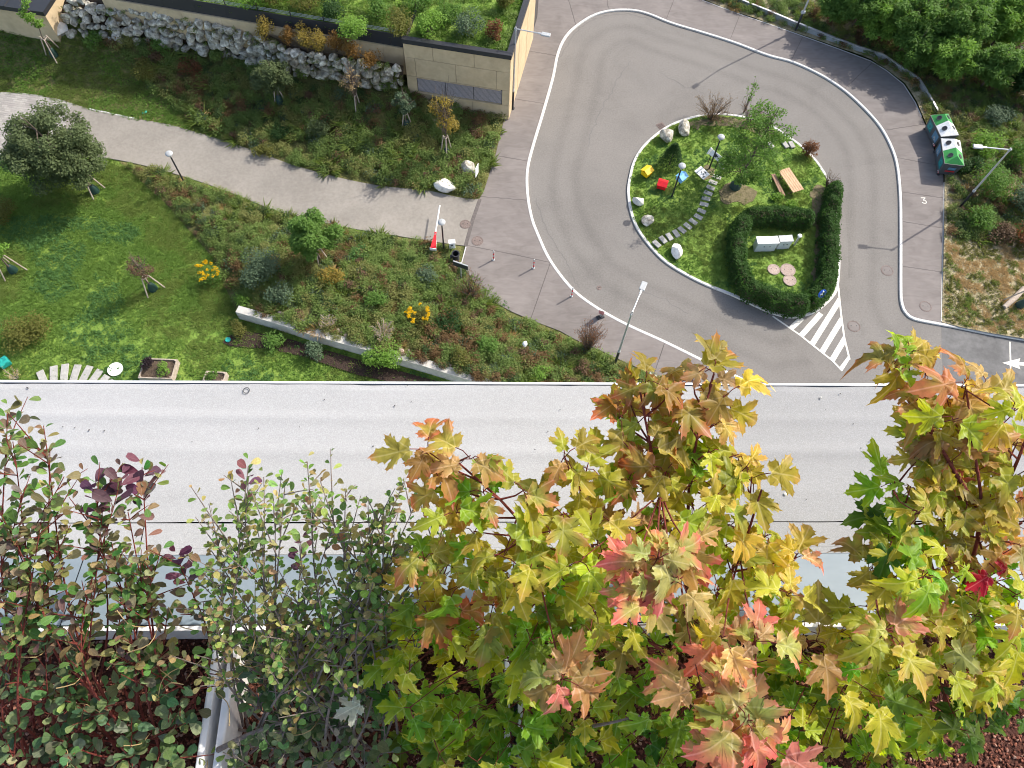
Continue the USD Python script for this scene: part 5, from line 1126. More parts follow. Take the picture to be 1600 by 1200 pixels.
top_cut = Polygon(np.vstack([base_l[:, :2], [[30, 90], [-80, 90]]])).buffer(0)
bedfill(mid_up.difference(top_cut).buffer(-.15), 6800, 60, h_upper, 'wild mixed plants filling the upper bed', 'upper_bed_plants', 1.15, [.30, .25, .10, .07, .07, .10, .05, .02, .06])
bedfill(lower_poly.buffer(-.25), 7000, 64, h_lower, 'wild mixed plants filling the lower bed', 'lower_bed_plants', 1.05, [.29, .26, .10, .07, .08, .10, .06, .03, .04])
wild = view_clip(east_poly.difference(Polygon(uns([(1474, 385), (1640, 385), (1720, 580), (1470, 520)])[:, :2])).buffer(-.35))
bedfill(wild, 8000, 68, lambda p: np.full(len(p), .18), 'wild undergrowth below the upper right trees', 'thicket_undergrowth', .95, [.30, .12, .16, .10, .05, .08, .07, .06, .06])
dry = view_clip(east_poly.buffer(-.2).intersection(Polygon(uns([(1474, 375), (1640, 375), (1720, 580), (1470, 520)])[:, :2])))
pts = scatter(dry, 3600, 72, lambda p: .12 + .22 * fbm2(p, .3)); f = fbm2(pts, 1.1)
instancer('dry_grass', [(tuft(rng, 26, .16, .12, .03), F['straw']), (tuft(rng, 22, .16, .16, .03), F['grass2']), (cushion(rng, 30, .16, .12, .08), F['olive'])], pts, .8, np.where(f > .55, 2, np.where(f < .48, 0, 1)), 'short dry yellowish grass at the right edge', 'grass', 73)
strip_w = view_clip(Polygon(np.vstack([uns(PAV_E_OUT[1:12], kz)[:, :2], uns([(1461, 180), (1447, 155), (1432, 130), (1375, 92), (1300, 66), (1200, 25), (1120, -8)], .15)[:, :2]])).buffer(0))
pts = scatter(strip_w.buffer(-.25), 1000, 75, lambda p: np.full(len(p), .14)); instancer('barrier_weeds', [(cushion(rng, 50, .22, .16, .09), F['olive']), (tuft(rng, 24, .18, .2, .03), F['grass2'])], pts, .85, np.random.default_rng(5).integers(0, 2, len(pts)), 'weeds growing between the pavement and barrier', 'weeds', 76)
rg_poly = body.buffer(-.4).union(garden)
pts = scatter(view_clip(rg_poly.buffer(3)).intersection(rg_poly), 5000, 77, lambda p: np.where(shapely.contains_xy(body, p[:, 0], p[:, 1]), BT - .02, BT - .35)); instancer('roof_garden_grass', [(tuft(rng, 26, .2, .25, .04), F['grass']), (cushion(rng, 60, .3, .3, .10), F['wild'])], pts, 1.0, np.random.default_rng(6).integers(0, 2, len(pts)), 'bright grass of the roof garden above the garage block', 'grass', 78)

rng = np.random.default_rng(79); k_ = rng.integers(0, len(base_l), 240); k2_ = (k_ / len(base_l) * len(top_l)).astype(int); t_ = rng.random(240)[:, None] ** .8
pts = base_l[k_] + (top_l[k2_] - base_l[k_]) * t_ + [0, -.12, .06]; pts = pts[rng.random(240) < np.interp(pts[:, 0], [-32, -18, 0], [.35, .6, .9])]
instancer('wall_weeds', [(cushion(rng, 60, .26, .24, .09), F['wild']), (tuft(rng, 26, .16, .3, .03), F['wildolive'])], pts, .9, rng.integers(0, 2, len(pts)), 'weeds sprouting between the pale boulders', 'weeds', 80)
# ================================================================== the tower: ledge, parapet sheet, terrace, planters
ZM = CAM_H - 2.25
ly = lambda py, z: float(un(800, py, z)[1])
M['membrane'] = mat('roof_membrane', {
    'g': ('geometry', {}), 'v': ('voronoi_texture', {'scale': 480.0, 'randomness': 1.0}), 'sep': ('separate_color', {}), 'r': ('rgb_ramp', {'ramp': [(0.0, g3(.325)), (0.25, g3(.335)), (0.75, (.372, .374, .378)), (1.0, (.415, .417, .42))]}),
    'n2': ('noise_texture', {'scale': 2.2, 'detail': 6.0, 'roughness': 0.6, 'distortion': .4}), 'm2': ('mapping', {'scale': (.7, 1.3, 1.0)}), 'r2': ('rgb_ramp', {'ramp': [(0.25, (.80, .80, .79)), (0.42, (.95, .95, .945)), (0.6, g3(1.0)), (0.75, g3(1.05))]}), 'ex': ('map_range', {'from_min': .95, 'from_max': 1.30, 'to_min': 1.0, 'to_max': .80, 'clamp': True, 'range_type': 'smoothstep'}), 'sx2': ('separate_xyz', {}), 'cc': ('combine_color', {}), 'x2': ('mix_color', {'blend_type': 'multiply', 'fac': 1.0, 'use_clamp': False}), 'nw': ('noise_texture', {'scale': 1.3, 'detail': 3.0}), 'ad': ('math', {'math_type': 'multiply_add', 'value2': .8}),  # ex: soft half-shade over the ledge's right part, painted into the membrane colour
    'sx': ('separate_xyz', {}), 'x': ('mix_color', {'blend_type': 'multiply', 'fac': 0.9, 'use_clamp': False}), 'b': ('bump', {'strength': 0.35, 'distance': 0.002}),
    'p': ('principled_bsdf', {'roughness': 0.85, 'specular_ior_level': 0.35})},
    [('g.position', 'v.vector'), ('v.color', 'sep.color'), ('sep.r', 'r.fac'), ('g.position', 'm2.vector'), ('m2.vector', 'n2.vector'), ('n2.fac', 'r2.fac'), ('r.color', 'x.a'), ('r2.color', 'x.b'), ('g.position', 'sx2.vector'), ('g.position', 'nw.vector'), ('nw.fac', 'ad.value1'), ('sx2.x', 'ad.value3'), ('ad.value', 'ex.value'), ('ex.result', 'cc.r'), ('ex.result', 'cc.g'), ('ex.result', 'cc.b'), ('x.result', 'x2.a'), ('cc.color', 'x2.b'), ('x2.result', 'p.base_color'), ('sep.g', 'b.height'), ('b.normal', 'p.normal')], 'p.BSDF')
M['sheet'] = ground('parapet_zinc', [(0.3, (.155, .195, .225)), (0.7, (.205, .245, .275))], 3, 10, rough=0.5, scale2=9.0, stops2=[(0.3, g3(.93)), (0.7, g3(1.04))], bump=0.05, stretch=(1, 3, 1))
M['trim'] = plain('white_trim', (.55, .56, .57), 0.45, var=.05)
M['planterw'] = ground('planter_enamel', [(0.3, (.72, .70, .66)), (0.7, (.82, .80, .77))], 14, 8, rough=.5, bump=.1)
tower = Thing('tower_block', 'upper floor of the tower with its pale gravelled roof ledge and terrace edge', 'building', (0, 0, 0))
X0, X1 = -7.0, 7.0
yo, ys, yf, yi, yr = ly(599.5, ZM), ly(815, ZM), ly(856, ZM), ly(866, ZM), ly(975, ZM + .05)
part(tower, 'facade', prism(Polygon([(-12, -9), (12, -9), (12, yo - .03), (-12, yo - .03)]), 0.0, ZM - .6), M['concrete'])
part(tower, 'ledge_base', prism(Polygon([(X0, yr + .003), (X1, yr + .003), (X1, yo + .004), (X0, yo + .004)]), ZM - .60, ZM - .012), M['tar'])
def sheet_grid(y0, y1, z, nx, ny, hf, wav0=0.0, wav1=0.0, seed=0, x0=X0, x1=X1):
    xs = np.linspace(x0, x1, nx); t = np.linspace(0, 1, ny); Xg, Tg = np.meshgrid(xs, t)
    w0 = (meshkit.fbm(np.stack([xs * 9, xs * 0, xs * 0 + seed], 1), 3) - .5) * wav0; w1 = (meshkit.fbm(np.stack([xs * 9, xs * 0 + 5, xs * 0 + seed], 1), 3) - .5) * wav1
    Yg = (y0 + w0)[None] * (1 - Tg) + (y1 + w1)[None] * Tg
    Zg = z + hf(Xg, Yg, Tg)
    v = np.stack([Xg.ravel(), Yg.ravel(), Zg.ravel()], 1); i, j = np.meshgrid(np.arange(ny - 1), np.arange(nx - 1), indexing='ij'); a = i * nx + j
    f = np.stack([a, a + 1, a + nx + 1, a + nx], -1).reshape(-1, 4)
    return v, np.vstack([f[:, [0, 1, 2]], f[:, [0, 2, 3]]])
def ripple(Xg, Yg, Tg):
    p = np.stack([Xg * .5, Yg * 0, Yg * 0], -1)
    r = 0
    for k, (yc, w, a) in enumerate(((ly(648, ZM), .018, .0040), (ly(706, ZM), .022, .0034), (ly(765, ZM), .03, .0012))):
        yc2 = yc + (meshkit.noise(p + k * 9) - .5) * .03; r = r + a * np.exp(-((Yg - yc2) / w) ** 2) * (.5 + meshkit.noise(p * 2 + k * 3))
    return r + .0016 * (meshkit.fbm(np.stack([Xg * 3, Yg * 6, Yg * 0], -1), 2) - .5) - .004 * (Tg > .97) * meshkit.noise(np.stack([Xg * 8, Yg * 0, Yg * 0], -1))
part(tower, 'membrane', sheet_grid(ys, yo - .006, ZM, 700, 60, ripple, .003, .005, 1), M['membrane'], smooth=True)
sj = [X0, float(un(222, 840, ZM)[0]), float(un(222, 840, ZM)[0]) + 2.95, X1]
for a, b in zip(sj[:-1], sj[1:]):
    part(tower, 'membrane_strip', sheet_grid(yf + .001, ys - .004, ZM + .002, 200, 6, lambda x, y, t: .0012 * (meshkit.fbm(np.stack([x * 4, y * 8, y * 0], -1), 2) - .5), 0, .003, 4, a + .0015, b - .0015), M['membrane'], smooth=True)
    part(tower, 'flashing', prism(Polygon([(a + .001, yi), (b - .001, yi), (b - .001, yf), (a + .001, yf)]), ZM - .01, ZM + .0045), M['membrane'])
part(tower, 'edge_trim', prism(Polygon([(X0, yo - .001), (X1, yo - .001), (X1, yo + .007), (X0, yo + .007)]), ZM - .06, ZM - .002), M['trim'])
q = np.array([[X0, yr + .004, ZM + .048], [X1, yr + .004, ZM + .048], [X1, yi - .001, ZM + .003], [X0, yi - .001, ZM + .003]])
for a, b in ((X0, -1.16), (-1.157, .84), (.843, X1)):
    m = MB(); v = np.array([[a, yr + .004, ZM + .048], [b, yr + .004, ZM + .048], [b, yi - .001, ZM + .004], [a, yi - .001, ZM + .004]]); m.add(np.vstack([v, v - [0, 0, .02]]), [[0, 1, 2], [0, 2, 3], [4, 6, 5], [4, 7, 6], [2, 6, 7], [2, 7, 3], [0, 4, 5], [0, 5, 1]])
    part(tower, 'parapet_sheet', m.mesh(), M['sheet'])
part(tower, 'terrace_floor', prism(Polygon([(X0, -6), (X1, -6), (X1, yr), (X0, yr)]), ZM - .35, ZM - .30), M['coverconc'])

M['lava'] = mat('lava_gravel', {'o': ('object_info', {}), 'r': ('rgb_ramp', {'ramp': [(0.0, (.06, .018, .011)), (0.5, (.17, .052, .028)), (0.85, (.29, .105, .060)), (1.0, (.42, .28, .21))]}), 'p': ('principled_bsdf', {'roughness': .85})}, [('o.random', 'r.fac'), ('r.color', 'p.base_color')], 'p.BSDF')
M['substrate'] = ground('lava_substrate', [(0.3, (.035, .013, .009)), (0.7, (.11, .038, .023))], 90, 6, bump=1.0, bdist=.01, bscale=120)
ZR, ZS = ZM + .05, ZM - .13
xl, xr_, x3, x4 = float(un(347, 985, ZR)[0]), float(un(362, 985, ZR)[0]), float(un(796, 985, ZR)[0]), float(un(808, 985, ZR)[0])
for i, (a, b, lab) in enumerate(((-3.2, xl, 'white metal planter trough holding the shrub at the left'), (xr_, x3, 'white metal planter trough in the middle of the terrace edge'), (x4, 3.2, 'white metal planter trough holding the maples at the right'))):
    th = Thing('planter_trough', lab, 'planter', ((a + b) / 2, 0, ZS - .15)); y0, y1, t = -.32, yr, .012
    for nm, pg in (('front_wall', [(a, y1 - t), (b, y1 - t), (b, y1), (a, y1)]), ('back_wall', [(a, y0), (b, y0), (b, y0 + t), (a, y0 + t)]), ('side_wall', [(a, y0 + t + .001), (a + t, y0 + t + .001), (a + t, y1 - t - .001), (a, y1 - t - .001)]), ('side_wall', [(b - t, y0 + t + .001), (b, y0 + t + .001), (b, y1 - t - .001), (b - t, y1 - t - .001)])):
        part(th, nm, prism(Polygon(pg), ZS - .16, ZR if 'side' not in nm else ZR - .0015), M['planterw'])
    if i < 2:
        e = b if i == 0 else a
        part(th, 'corner_rail', MB().tube([[e - .012 if i == 0 else e + .012, y0 + .02, ZR - .01], [e - .012 if i == 0 else e + .012, y1 - .016, ZR - .01]], .0085, 8).mesh(), M['planterw'], smooth=50)
    part(th, 'soil', flat(Polygon([(a + t, y0 + t), (b - t, y0 + t), (b - t, y1 - t), (a + t, y1 - t)]), ZS), M['substrate'])
rng = np.random.default_rng(90); pr = []
for s in range(4):
    v, f = boulder(np.random.default_rng(s), (0, 0, 0), (1, .8, .7), 700 + s, 1.0, 1); pr.append(((v, f), M['lava']))
n = 30000; P = np.column_stack([rng.uniform(-2.0, 2.0, n), rng.uniform(-.30, yr - .015, n), ZS + rng.uniform(0, .006, n)])
inside = ((P[:, 0] < xl - .02) | ((P[:, 0] > xr_ + .02) & (P[:, 0] < x3 - .02)) | (P[:, 0] > x4 + .02)); P = P[inside]
instancer('lava_gravel', pr, P, .0058, rng.integers(0, 4, len(P)), 'dark red lava gravel covering the planter soil', 'gravel', 91, 2.0)

# crumbs on the ledge
rng = np.random.default_rng(92); mb = MB()
for px, py, r in ((98, 667, 2.5), (117, 668, 2.5), (139, 672, 3), (163, 673, 2.5), (43, 606, 4), (507, 624, 2.5), (617, 634, 3.5), (583, 697, 3), (637, 602, 2.5), (404, 669, 2.5), (468, 667, 2), (643, 627, 2), (856, 674, 2.3), (836, 702, 2.3), (1360, 689, 3), (1313, 615, 3), (1378, 735, 2.3), (1334, 662, 2.5), (1345, 700, 2), (660, 730, 2), (955, 755, 3), (875, 640, 2), (1290, 640, 1.8), (300, 690, 1.8), (1180, 650, 2), (1260, 780, 2)):
    c = un(px, py, ZM + .004); mb.add(*boulder(rng, c, (r * .0012, r * .0008, r * .0007), int(px), .7, 1))
single('grit_crumbs', mb.mesh(), M['tar'], 'dark crumbs of grit scattered on the pale ledge', 'grit', kind='stuff')
c = un(385, 610, ZM + .004); rg = trimesh.creation.torus(.0098, .0011, 28, 8); rg.apply_translation(c); single('rubber_ring', (rg.vertices, rg.faces), M['black'], 'small black ring lying on the ledge near its outer edge', 'ring', smooth=True)
c = un(1227, 772, ZM + .005); single('pebble', boulder(rng, c, (.006, .005, .004), 4, .8, 2), M['rock_white'], 'small white pebble on the ledge right of the central maple', 'pebble', smooth=True)
c = un(1283, 621, ZM + .005); single('pebble', boulder(rng, c, (.005, .004, .003), 5, .8, 2), M['rock_white'], 'small pale pebble near the outer ledge edge above the other one', 'pebble', smooth=True)
# ================================================================== plants of the planters: maples and small leaved shrubs
half = np.array([(0.00, 0.02), (.07, -.05), (.19, -.07), (.24, -.035), (.33, -.03), (.30, .035), (.40, .10), (.31, .13), (.30, .17), (.205, .215), (.30, .27), (.40, .30), (.40, .36), (.53, .42), (.49, .47), (.60, .60), (.47, .58), (.43, .63), (.33, .56), (.27, .57), (.155, .47), (.16, .57), (.24, .66), (.185, .70), (.21, .80), (.115, .83), (.09, .92), (0.0, 1.04)])
CEN = np.array([0, .27])
_mid = (half[:-1] + half[1:]) / 2; _d = half[1:] - half[:-1]; _nn = np.stack([_d[:, 1], -_d[:, 0]], 1)
_mid = _mid + _nn * np.where(np.arange(len(_d)) % 2 == 0, -.13, -.20)[:, None]            # hollows between the teeth
_h2 = np.empty((len(half) * 2 - 1, 2)); _h2[::2] = half; _h2[1::2] = _mid; _h2[:, 0] = np.maximum(_h2[:, 0], 0); half = _h2
OUT = np.vstack([half, half[-2:0:-1] * [-1, 1]]); NO = len(OUT)
LEAF2 = np.vstack([CEN, CEN + (OUT - CEN) * .40, CEN + (OUT - CEN) * .74, OUT]); RIM = np.r_[0, np.full(NO, .40), np.full(NO, .74), np.ones(NO)]
_i = np.arange(NO); _j = (_i + 1) % NO
LEAFF = np.vstack([np.stack([0 * _i, 1 + _i, 1 + _j], 1)] + [np.vstack([np.stack([1 + k * NO + _i, 1 + (k + 1) * NO + _i, 1 + (k + 1) * NO + _j], 1), np.stack([1 + k * NO + _i, 1 + (k + 1) * NO + _j, 1 + k * NO + _j], 1)]) for k in (0, 1)])
a_ = LEAF2[LEAFF]; sgn = np.cross(a_[:, 1] - a_[:, 0], a_[:, 2] - a_[:, 0]); LEAFF[sgn < 0] = LEAFF[sgn < 0][:, ::-1]
TIPNESS = np.clip((np.linalg.norm(LEAF2 - CEN, axis=1) - .15) / .55, 0, 1)
PAL = {'OB': ((.37, .31, .050), (.50, .17, .065)), 'OL': ((.38, .38, .030), (.42, .30, .045)), 'YG': ((.38, .44, .018), (.46, .44, .035)), 'GR': ((.18, .33, .015), (.30, .38, .022)), 'DG': ((.060, .145, .012), (.10, .18, .018)),
       'PK': ((.42, .40, .10), (.70, .19, .14)), 'RD': ((.46, .008, .030), (.56, .014, .040)), 'BR': ((.46, .33, .10), (.50, .26, .09)), 'YL': ((.52, .43, .045), (.56, .36, .075)), 'RO': ((.30, .17, .042), (.40, .095, .045)), 'SA': ((.58, .36, .15), (.66, .19, .13)), 'WH': ((.60, .52, .38), (.55, .44, .32))}
def vein_mat(name, trans, rough=.42):
    nodes = {'t': ('attribute', {'attribute': 'tint'}), 'l': ('attribute', {'attribute': 'leafxy'}), 's': ('separate_xyz', {}), 'ax': ('math', {'math_type': 'absolute'}),
             'nz': ('noise_texture', {'scale': 5.0, 'detail': 5.0, 'roughness': .65}), 'nr': ('rgb_ramp', {'ramp': [(0.22, (.42, .33, .30)), (0.31, (.80, .80, .78)), (0.5, (1, 1, 1)), (0.75, (1.22, 1.16, 1.1))]}),
             'x': ('mix_color', {'blend_type': 'multiply', 'fac': 1.0, 'use_clamp': False}), 'v': ('mix_color', {'blend_type': 'mix', 'use_clamp': False}), 'vc': ('hsv', {'saturation': .75, 'value': 1.5}),
             'p': ('principled_bsdf', {'roughness': rough, 'specular_ior_level': .22}), 'tr': ('translucent_bsdf', {}), 'h': ('hsv', {'saturation': 1.12, 'value': 1.3}), 'm': ('mix_closure', {'fac': trans}), 'b': ('bump', {'strength': .35, 'distance': .002})}
    links = [('l.vector', 's.vector'), ('s.x', 'ax.value1'), ('l.vector', 'nz.vector'), ('nz.fac', 'nr.fac'), ('t.color', 'x.a'), ('nr.color', 'x.b')]
    prev = None
    for k, ang in enumerate((0.0, 44.0, 100.0)):                # midrib and two pairs of side ribs, measured from the stalk
        c, s = math.cos(math.radians(ang)), math.sin(math.radians(ang))
        nodes |= {f'a{k}': ('math', {'math_type': 'multiply', 'value2': c}), f'b{k}': ('math', {'math_type': 'multiply', 'value2': s}), f'd{k}': ('math', {'math_type': 'subtract'}), f'e{k}': ('math', {'math_type': 'absolute'}),
                  f'f{k}': ('map_range', {'from_min': .006, 'from_max': .026, 'to_min': 1.0, 'to_max': 0.0, 'clamp': True}), f'o{k}': ('math', {'math_type': 'multiply'}), f'q{k}': ('math', {'math_type': 'multiply', 'value2': s}), f'w{k}': ('math', {'math_type': 'multiply_add', 'value2': c}), f'z{k}': ('math', {'math_type': 'greater_than', 'value2': 0.0})}
        links += [('ax.value', f'a{k}.value1'), ('s.y', f'b{k}.value1'), (f'a{k}.value', f'd{k}.value1'), (f'b{k}.value', f'd{k}.value2'), (f'd{k}.value', f'e{k}.value1'), (f'e{k}.value', f'f{k}.value'), ('ax.value', f'q{k}.value1'), ('s.y', f'w{k}.value1'), (f'q{k}.value', f'w{k}.value3'), (f'w{k}.value', f'z{k}.value1'), (f'f{k}.result', f'o{k}.value1'), (f'z{k}.value', f'o{k}.value2')]
        if prev is None: prev = f'o{k}.value'
        else:
            nodes[f'mx{k}'] = ('math', {'math_type': 'maximum'}); links += [(prev, f'mx{k}.value1'), (f'o{k}.value', f'mx{k}.value2')]; prev = f'mx{k}.value'
    nodes['vf'] = ('math', {'math_type': 'multiply', 'value2': .55})
    links += [(prev, 'vf.value1'), ('vf.value', 'v.fac'), ('x.result', 'v.a'), ('x.result', 'vc.color'), ('vc.color', 'v.b'), ('v.result', 'p.base_color'), ('v.result', 'h.color'), ('h.color', 'tr.color'), ('nz.fac', 'b.height'), ('b.normal', 'p.normal'), ('p.BSDF', 'm.closure1'), ('tr.BSDF', 'm.closure2')]
    return mat(name, nodes, links, 'm.closure')
M['maple'] = vein_mat('maple_leaf', .55)
M['twigred'] = ground('red_twig', [(0.3, (.09, .016, .012)), (0.7, (.20, .045, .030))], 40, 4)
M['twiggrey'] = ground('grey_twig', [(0.3, (.13, .10, .085)), (0.7, (.26, .21, .18))], 60, 5)

def maple_leaf(rng, B, T, N, s, pal):
    """Vertices, tints and leaf coordinates of one lobed leaf."""
    T = T / np.linalg.norm(T); N = N - T * (N @ T); N = N / np.linalg.norm(N); S = np.cross(T, N)
    p = LEAF2.copy(); p[:, 0] *= rng.uniform(.86, 1.08); p = p + rng.normal(size=p.shape) * .010 * RIM[:, None]
    r2 = ((p - CEN) ** 2).sum(1)
    z = rng.uniform(-.8, .15) * r2 + rng.uniform(.0, .75) * np.abs(p[:, 0]) * (1 if rng.random() < .7 else -.7) + rng.uniform(-.8, .3) * np.clip(p[:, 1] - .4, 0, 1) ** 2 * 1.8
    ph = rng.uniform(0, 6.28, 3); z = z + .05 * RIM * np.sin(np.arctan2(p[:, 0], p[:, 1] - .2) * 5 + ph[0]) + rng.uniform(-.12, .12) * p[:, 0]
    v = B + s * (p[:, :1] * S + p[:, 1:2] * T + z[:, None] * N)
    c, e = ((np.array(k) * .93 + .07 * np.mean(k)) * 1.03 for k in PAL[pal]); j = rng.normal(size=3) * .10 + rng.normal() * .16; c = np.clip(c * (1 + j), 0.004, .8); e = np.clip(e * (1 + j * .7), .004, .8)
    amt = np.clip(rng.normal(.48, .26), 0, 1.0); nz = meshkit.noise(np.column_stack([p * 3.2 + rng.uniform(0, 50), np.full(len(p), rng.uniform(0, 99))]))
    t = smooth01((TIPNESS * .8 + nz * .75 - 1.0 + amt) * 1.5)[:, None]
    return v, c * (1 - t) + e * t, np.column_stack([p, np.full(len(p), rng.uniform(0, 30))])
def at(px, py, D): return un(px, py, CAM_H - D)

class Plant:
    """A plant whose 300 largest leaves are parts and whose other leaves are one part."""
    def __init__(self, name, label, cat, base):
        self.th = Thing(name, label, cat, base); self.leaves = []; self.wood = MB(); self.petiole = MB()
    def finish(self, mat_, faces, woodname, woodmat, pet=True, smooth=True):
        part(self.th, woodname, self.wood.mesh(), woodmat, smooth=60)
        if self.petiole.n: part(self.th, 'leaf_stalks', self.petiole.mesh(), M['twigred'], kind='stuff')
        L = sorted(self.leaves, key=lambda l: -l[3])
        for v, c, xy, _ in L[:300]: part(self.th, 'leaf', (v, faces), mat_, smooth=True, attrs={'tint': c, 'leafxy': xy})
        if len(L) > 300:
            n = len(L[0][0]); v = np.vstack([l[0] for l in L[300:]]); f = np.vstack([faces + i * n for i in range(len(L) - 300)])
            part(self.th, 'small_leaves', (v, f), mat_, kind='stuff', smooth=True, attrs={'tint': np.vstack([l[1] for l in L[300:]]), 'leafxy': np.vstack([l[2] for l in L[300:]])})

def rosette(pl, rng, c, n, pal, size, spread=.35, tilt=.5, lean=None):
    """n leaves on stalks around a twig tip."""
    a0 = rng.uniform(0, 6.28); pals = pal.split('/')
    for k in range(n):
        a = a0 + k * 2 * math.pi / n + rng.normal() * .3
        out = np.array([math.cos(a), math.sin(a), 0.0])
        s = size * rng.uniform(.58, 1.22); st = s * rng.uniform(.12, .48) if n > 1 else s * .2
        B = c + out * st * .9 + np.array([0, 0, rng.uniform(-.6, .35) * s])
        T = out + np.array([0, 0, rng.uniform(-.75, .25)]) + (lean if lean is not None else 0)
        N = np.array([0, 0, 1.0]) + rdir(rng, 1)[0] * tilt + np.array([.18, -.05, 0])
        v, col, xy = maple_leaf(rng, B, T, N, s, pals[int(rng.integers(len(pals)))])
        pl.leaves.append((v, col, xy, s / (CAM_H - B[2])))
        pl.petiole.tube([c - [0, 0, .02], (c + B) / 2 + [0, 0, .006], B], .0011, 4, False)
def link(pl, pts, c, r):
    """A twig from the nearest stem point below to a leaf cluster."""
    below = [q for q in pts if q[2] < c[2] - .02] or pts
    q = min(below, key=lambda q: np.linalg.norm(q - c) + .2 * abs(q[2] - c[2])); mid = (q + c) / 2 + np.array([0, 0, -.02])
    pl.wood.tube(spline([q, mid, c], .05), np.linspace(r, r * .5, len(spline([q, mid, c], .05))), 5)

def maple(label, stems, clusters, fills, seed, size=.084):
    rng = np.random.default_rng(seed); base = at(*stems[0][0]); pl = Plant('young_maple', label, 'tree', base); pts = []
    for s in stems:
        w = spline(np.array([at(*p) for p in s]), .06); r = np.linspace(.0085 if s is stems[0] else .0055, .0022, len(w)); pl.wood.tube(w, r, 7); pts += list(w)
    clusters = [((1055 + (px - 1055) * (.90 if 930 < px < 1200 and py < 800 else 1)) + (18 if 1330 < px < 1480 and py < 960 else 0), py, D, n, pal) for px, py, D, n, pal in clusters]
    for (px, py, D, n, pal) in clusters:
        c = at(px, py, D); link(pl, pts, c, .0026); rosette(pl, rng, c, n, pal, size)
    placed = [(c[0], c[1]) for c in clusters]
    for (poly, n, gap, pals, Df) in fills:
        pg = Polygon(poly); x0, y0, x1, y1 = pg.bounds; tries = 0; k = 0
        while k < n and tries < n * 40:
            tries += 1; x, y = rng.uniform(x0, x1), rng.uniform(y0, y1)
            if not pg.contains(Point(x, y)) or min((x - a) ** 2 + (y - b) ** 2 for a, b in placed) < gap ** 2: continue
            placed.append((x, y)); c = at(x, y, Df(y) + rng.normal() * .07); link(pl, pts, c, .002)
            rosette(pl, rng, c, int(rng.integers(2, 5)), pals[int(rng.integers(len(pals)))], size * .95, tilt=.6); k += 1
    pl.finish(M['maple'], LEAFF, 'branches', M['twigred'])
Dy = lambda y: float(np.interp(y, [600, 750, 900, 1000, 1100, 1200], [1.48, 1.55, 1.68, 1.85, 2.02, 2.12]))
maple('young maple of olive and rusty leaves leaning out to the left over the ledge', [[(945, 1110, 2.36), (905, 1000, 2.1), (862, 890, 1.8), (800, 800, 1.62), (715, 722, 1.55)], [(935, 1080, 2.3), (950, 960, 1.95), (925, 850, 1.7), (893, 745, 1.58)], [(925, 1060, 2.25), (790, 985, 1.98), (680, 925, 1.82)]],
      [(668, 705, 1.53, 4, 'OB/RO'), (735, 712, 1.5, 4, 'BR/OL/OB'), (690, 757, 1.56, 4, 'OB/OL/GR'), (755, 765, 1.56, 4, 'OB/GR'), (820, 765, 1.55, 3, 'OL/OB'), (712, 800, 1.6, 3, 'GR/OL'), (740, 830, 1.62, 4, 'GR/OL'), (662, 870, 1.66, 4, 'OB/GR'), (700, 880, 1.68, 4, 'OL/GR/OB'), (750, 880, 1.66, 5, 'OL/YG'), (800, 900, 1.66, 5, 'YG/OL'), (655, 940, 1.78, 4, 'OB/OL/GR'), (705, 950, 1.78, 4, 'OL/OB'), (770, 945, 1.74, 5, 'YG/OL/OB'), (820, 960, 1.78, 4, 'OL/GR'), (860, 905, 1.7, 4, 'OL/YG'),
       (882, 712, 1.55, 4, 'OL/BR'), (918, 728, 1.57, 3, 'OL/YG'), (905, 755, 1.6, 3, 'OL'), (880, 800, 1.6, 4, 'OB/OL'), (860, 830, 1.64, 3, 'OL/YL'), (930, 800, 1.62, 3, 'YG/YL'), (935, 850, 1.66, 4, 'YG'), (880, 865, 1.66, 4, 'YG/YL'), (900, 920, 1.74, 4, 'GR/OL'), (950, 890, 1.7, 3, 'GR/YG'), (880, 1060, 1.6, 8, 'PK/BR')],
      [([(600, 990), (700, 985), (860, 985), (900, 1010), (880, 1200), (590, 1200), (610, 1080)], 56, 30, ['GR', 'GR/YG', 'GR', 'GR', 'YG/GR', 'DG/GR'], lambda y: Dy(y) + .06), ([(640, 860), (900, 860), (930, 985), (640, 985)], 10, 34, ['OL', 'YG', 'GR', 'OB/OL'], Dy)], 101)
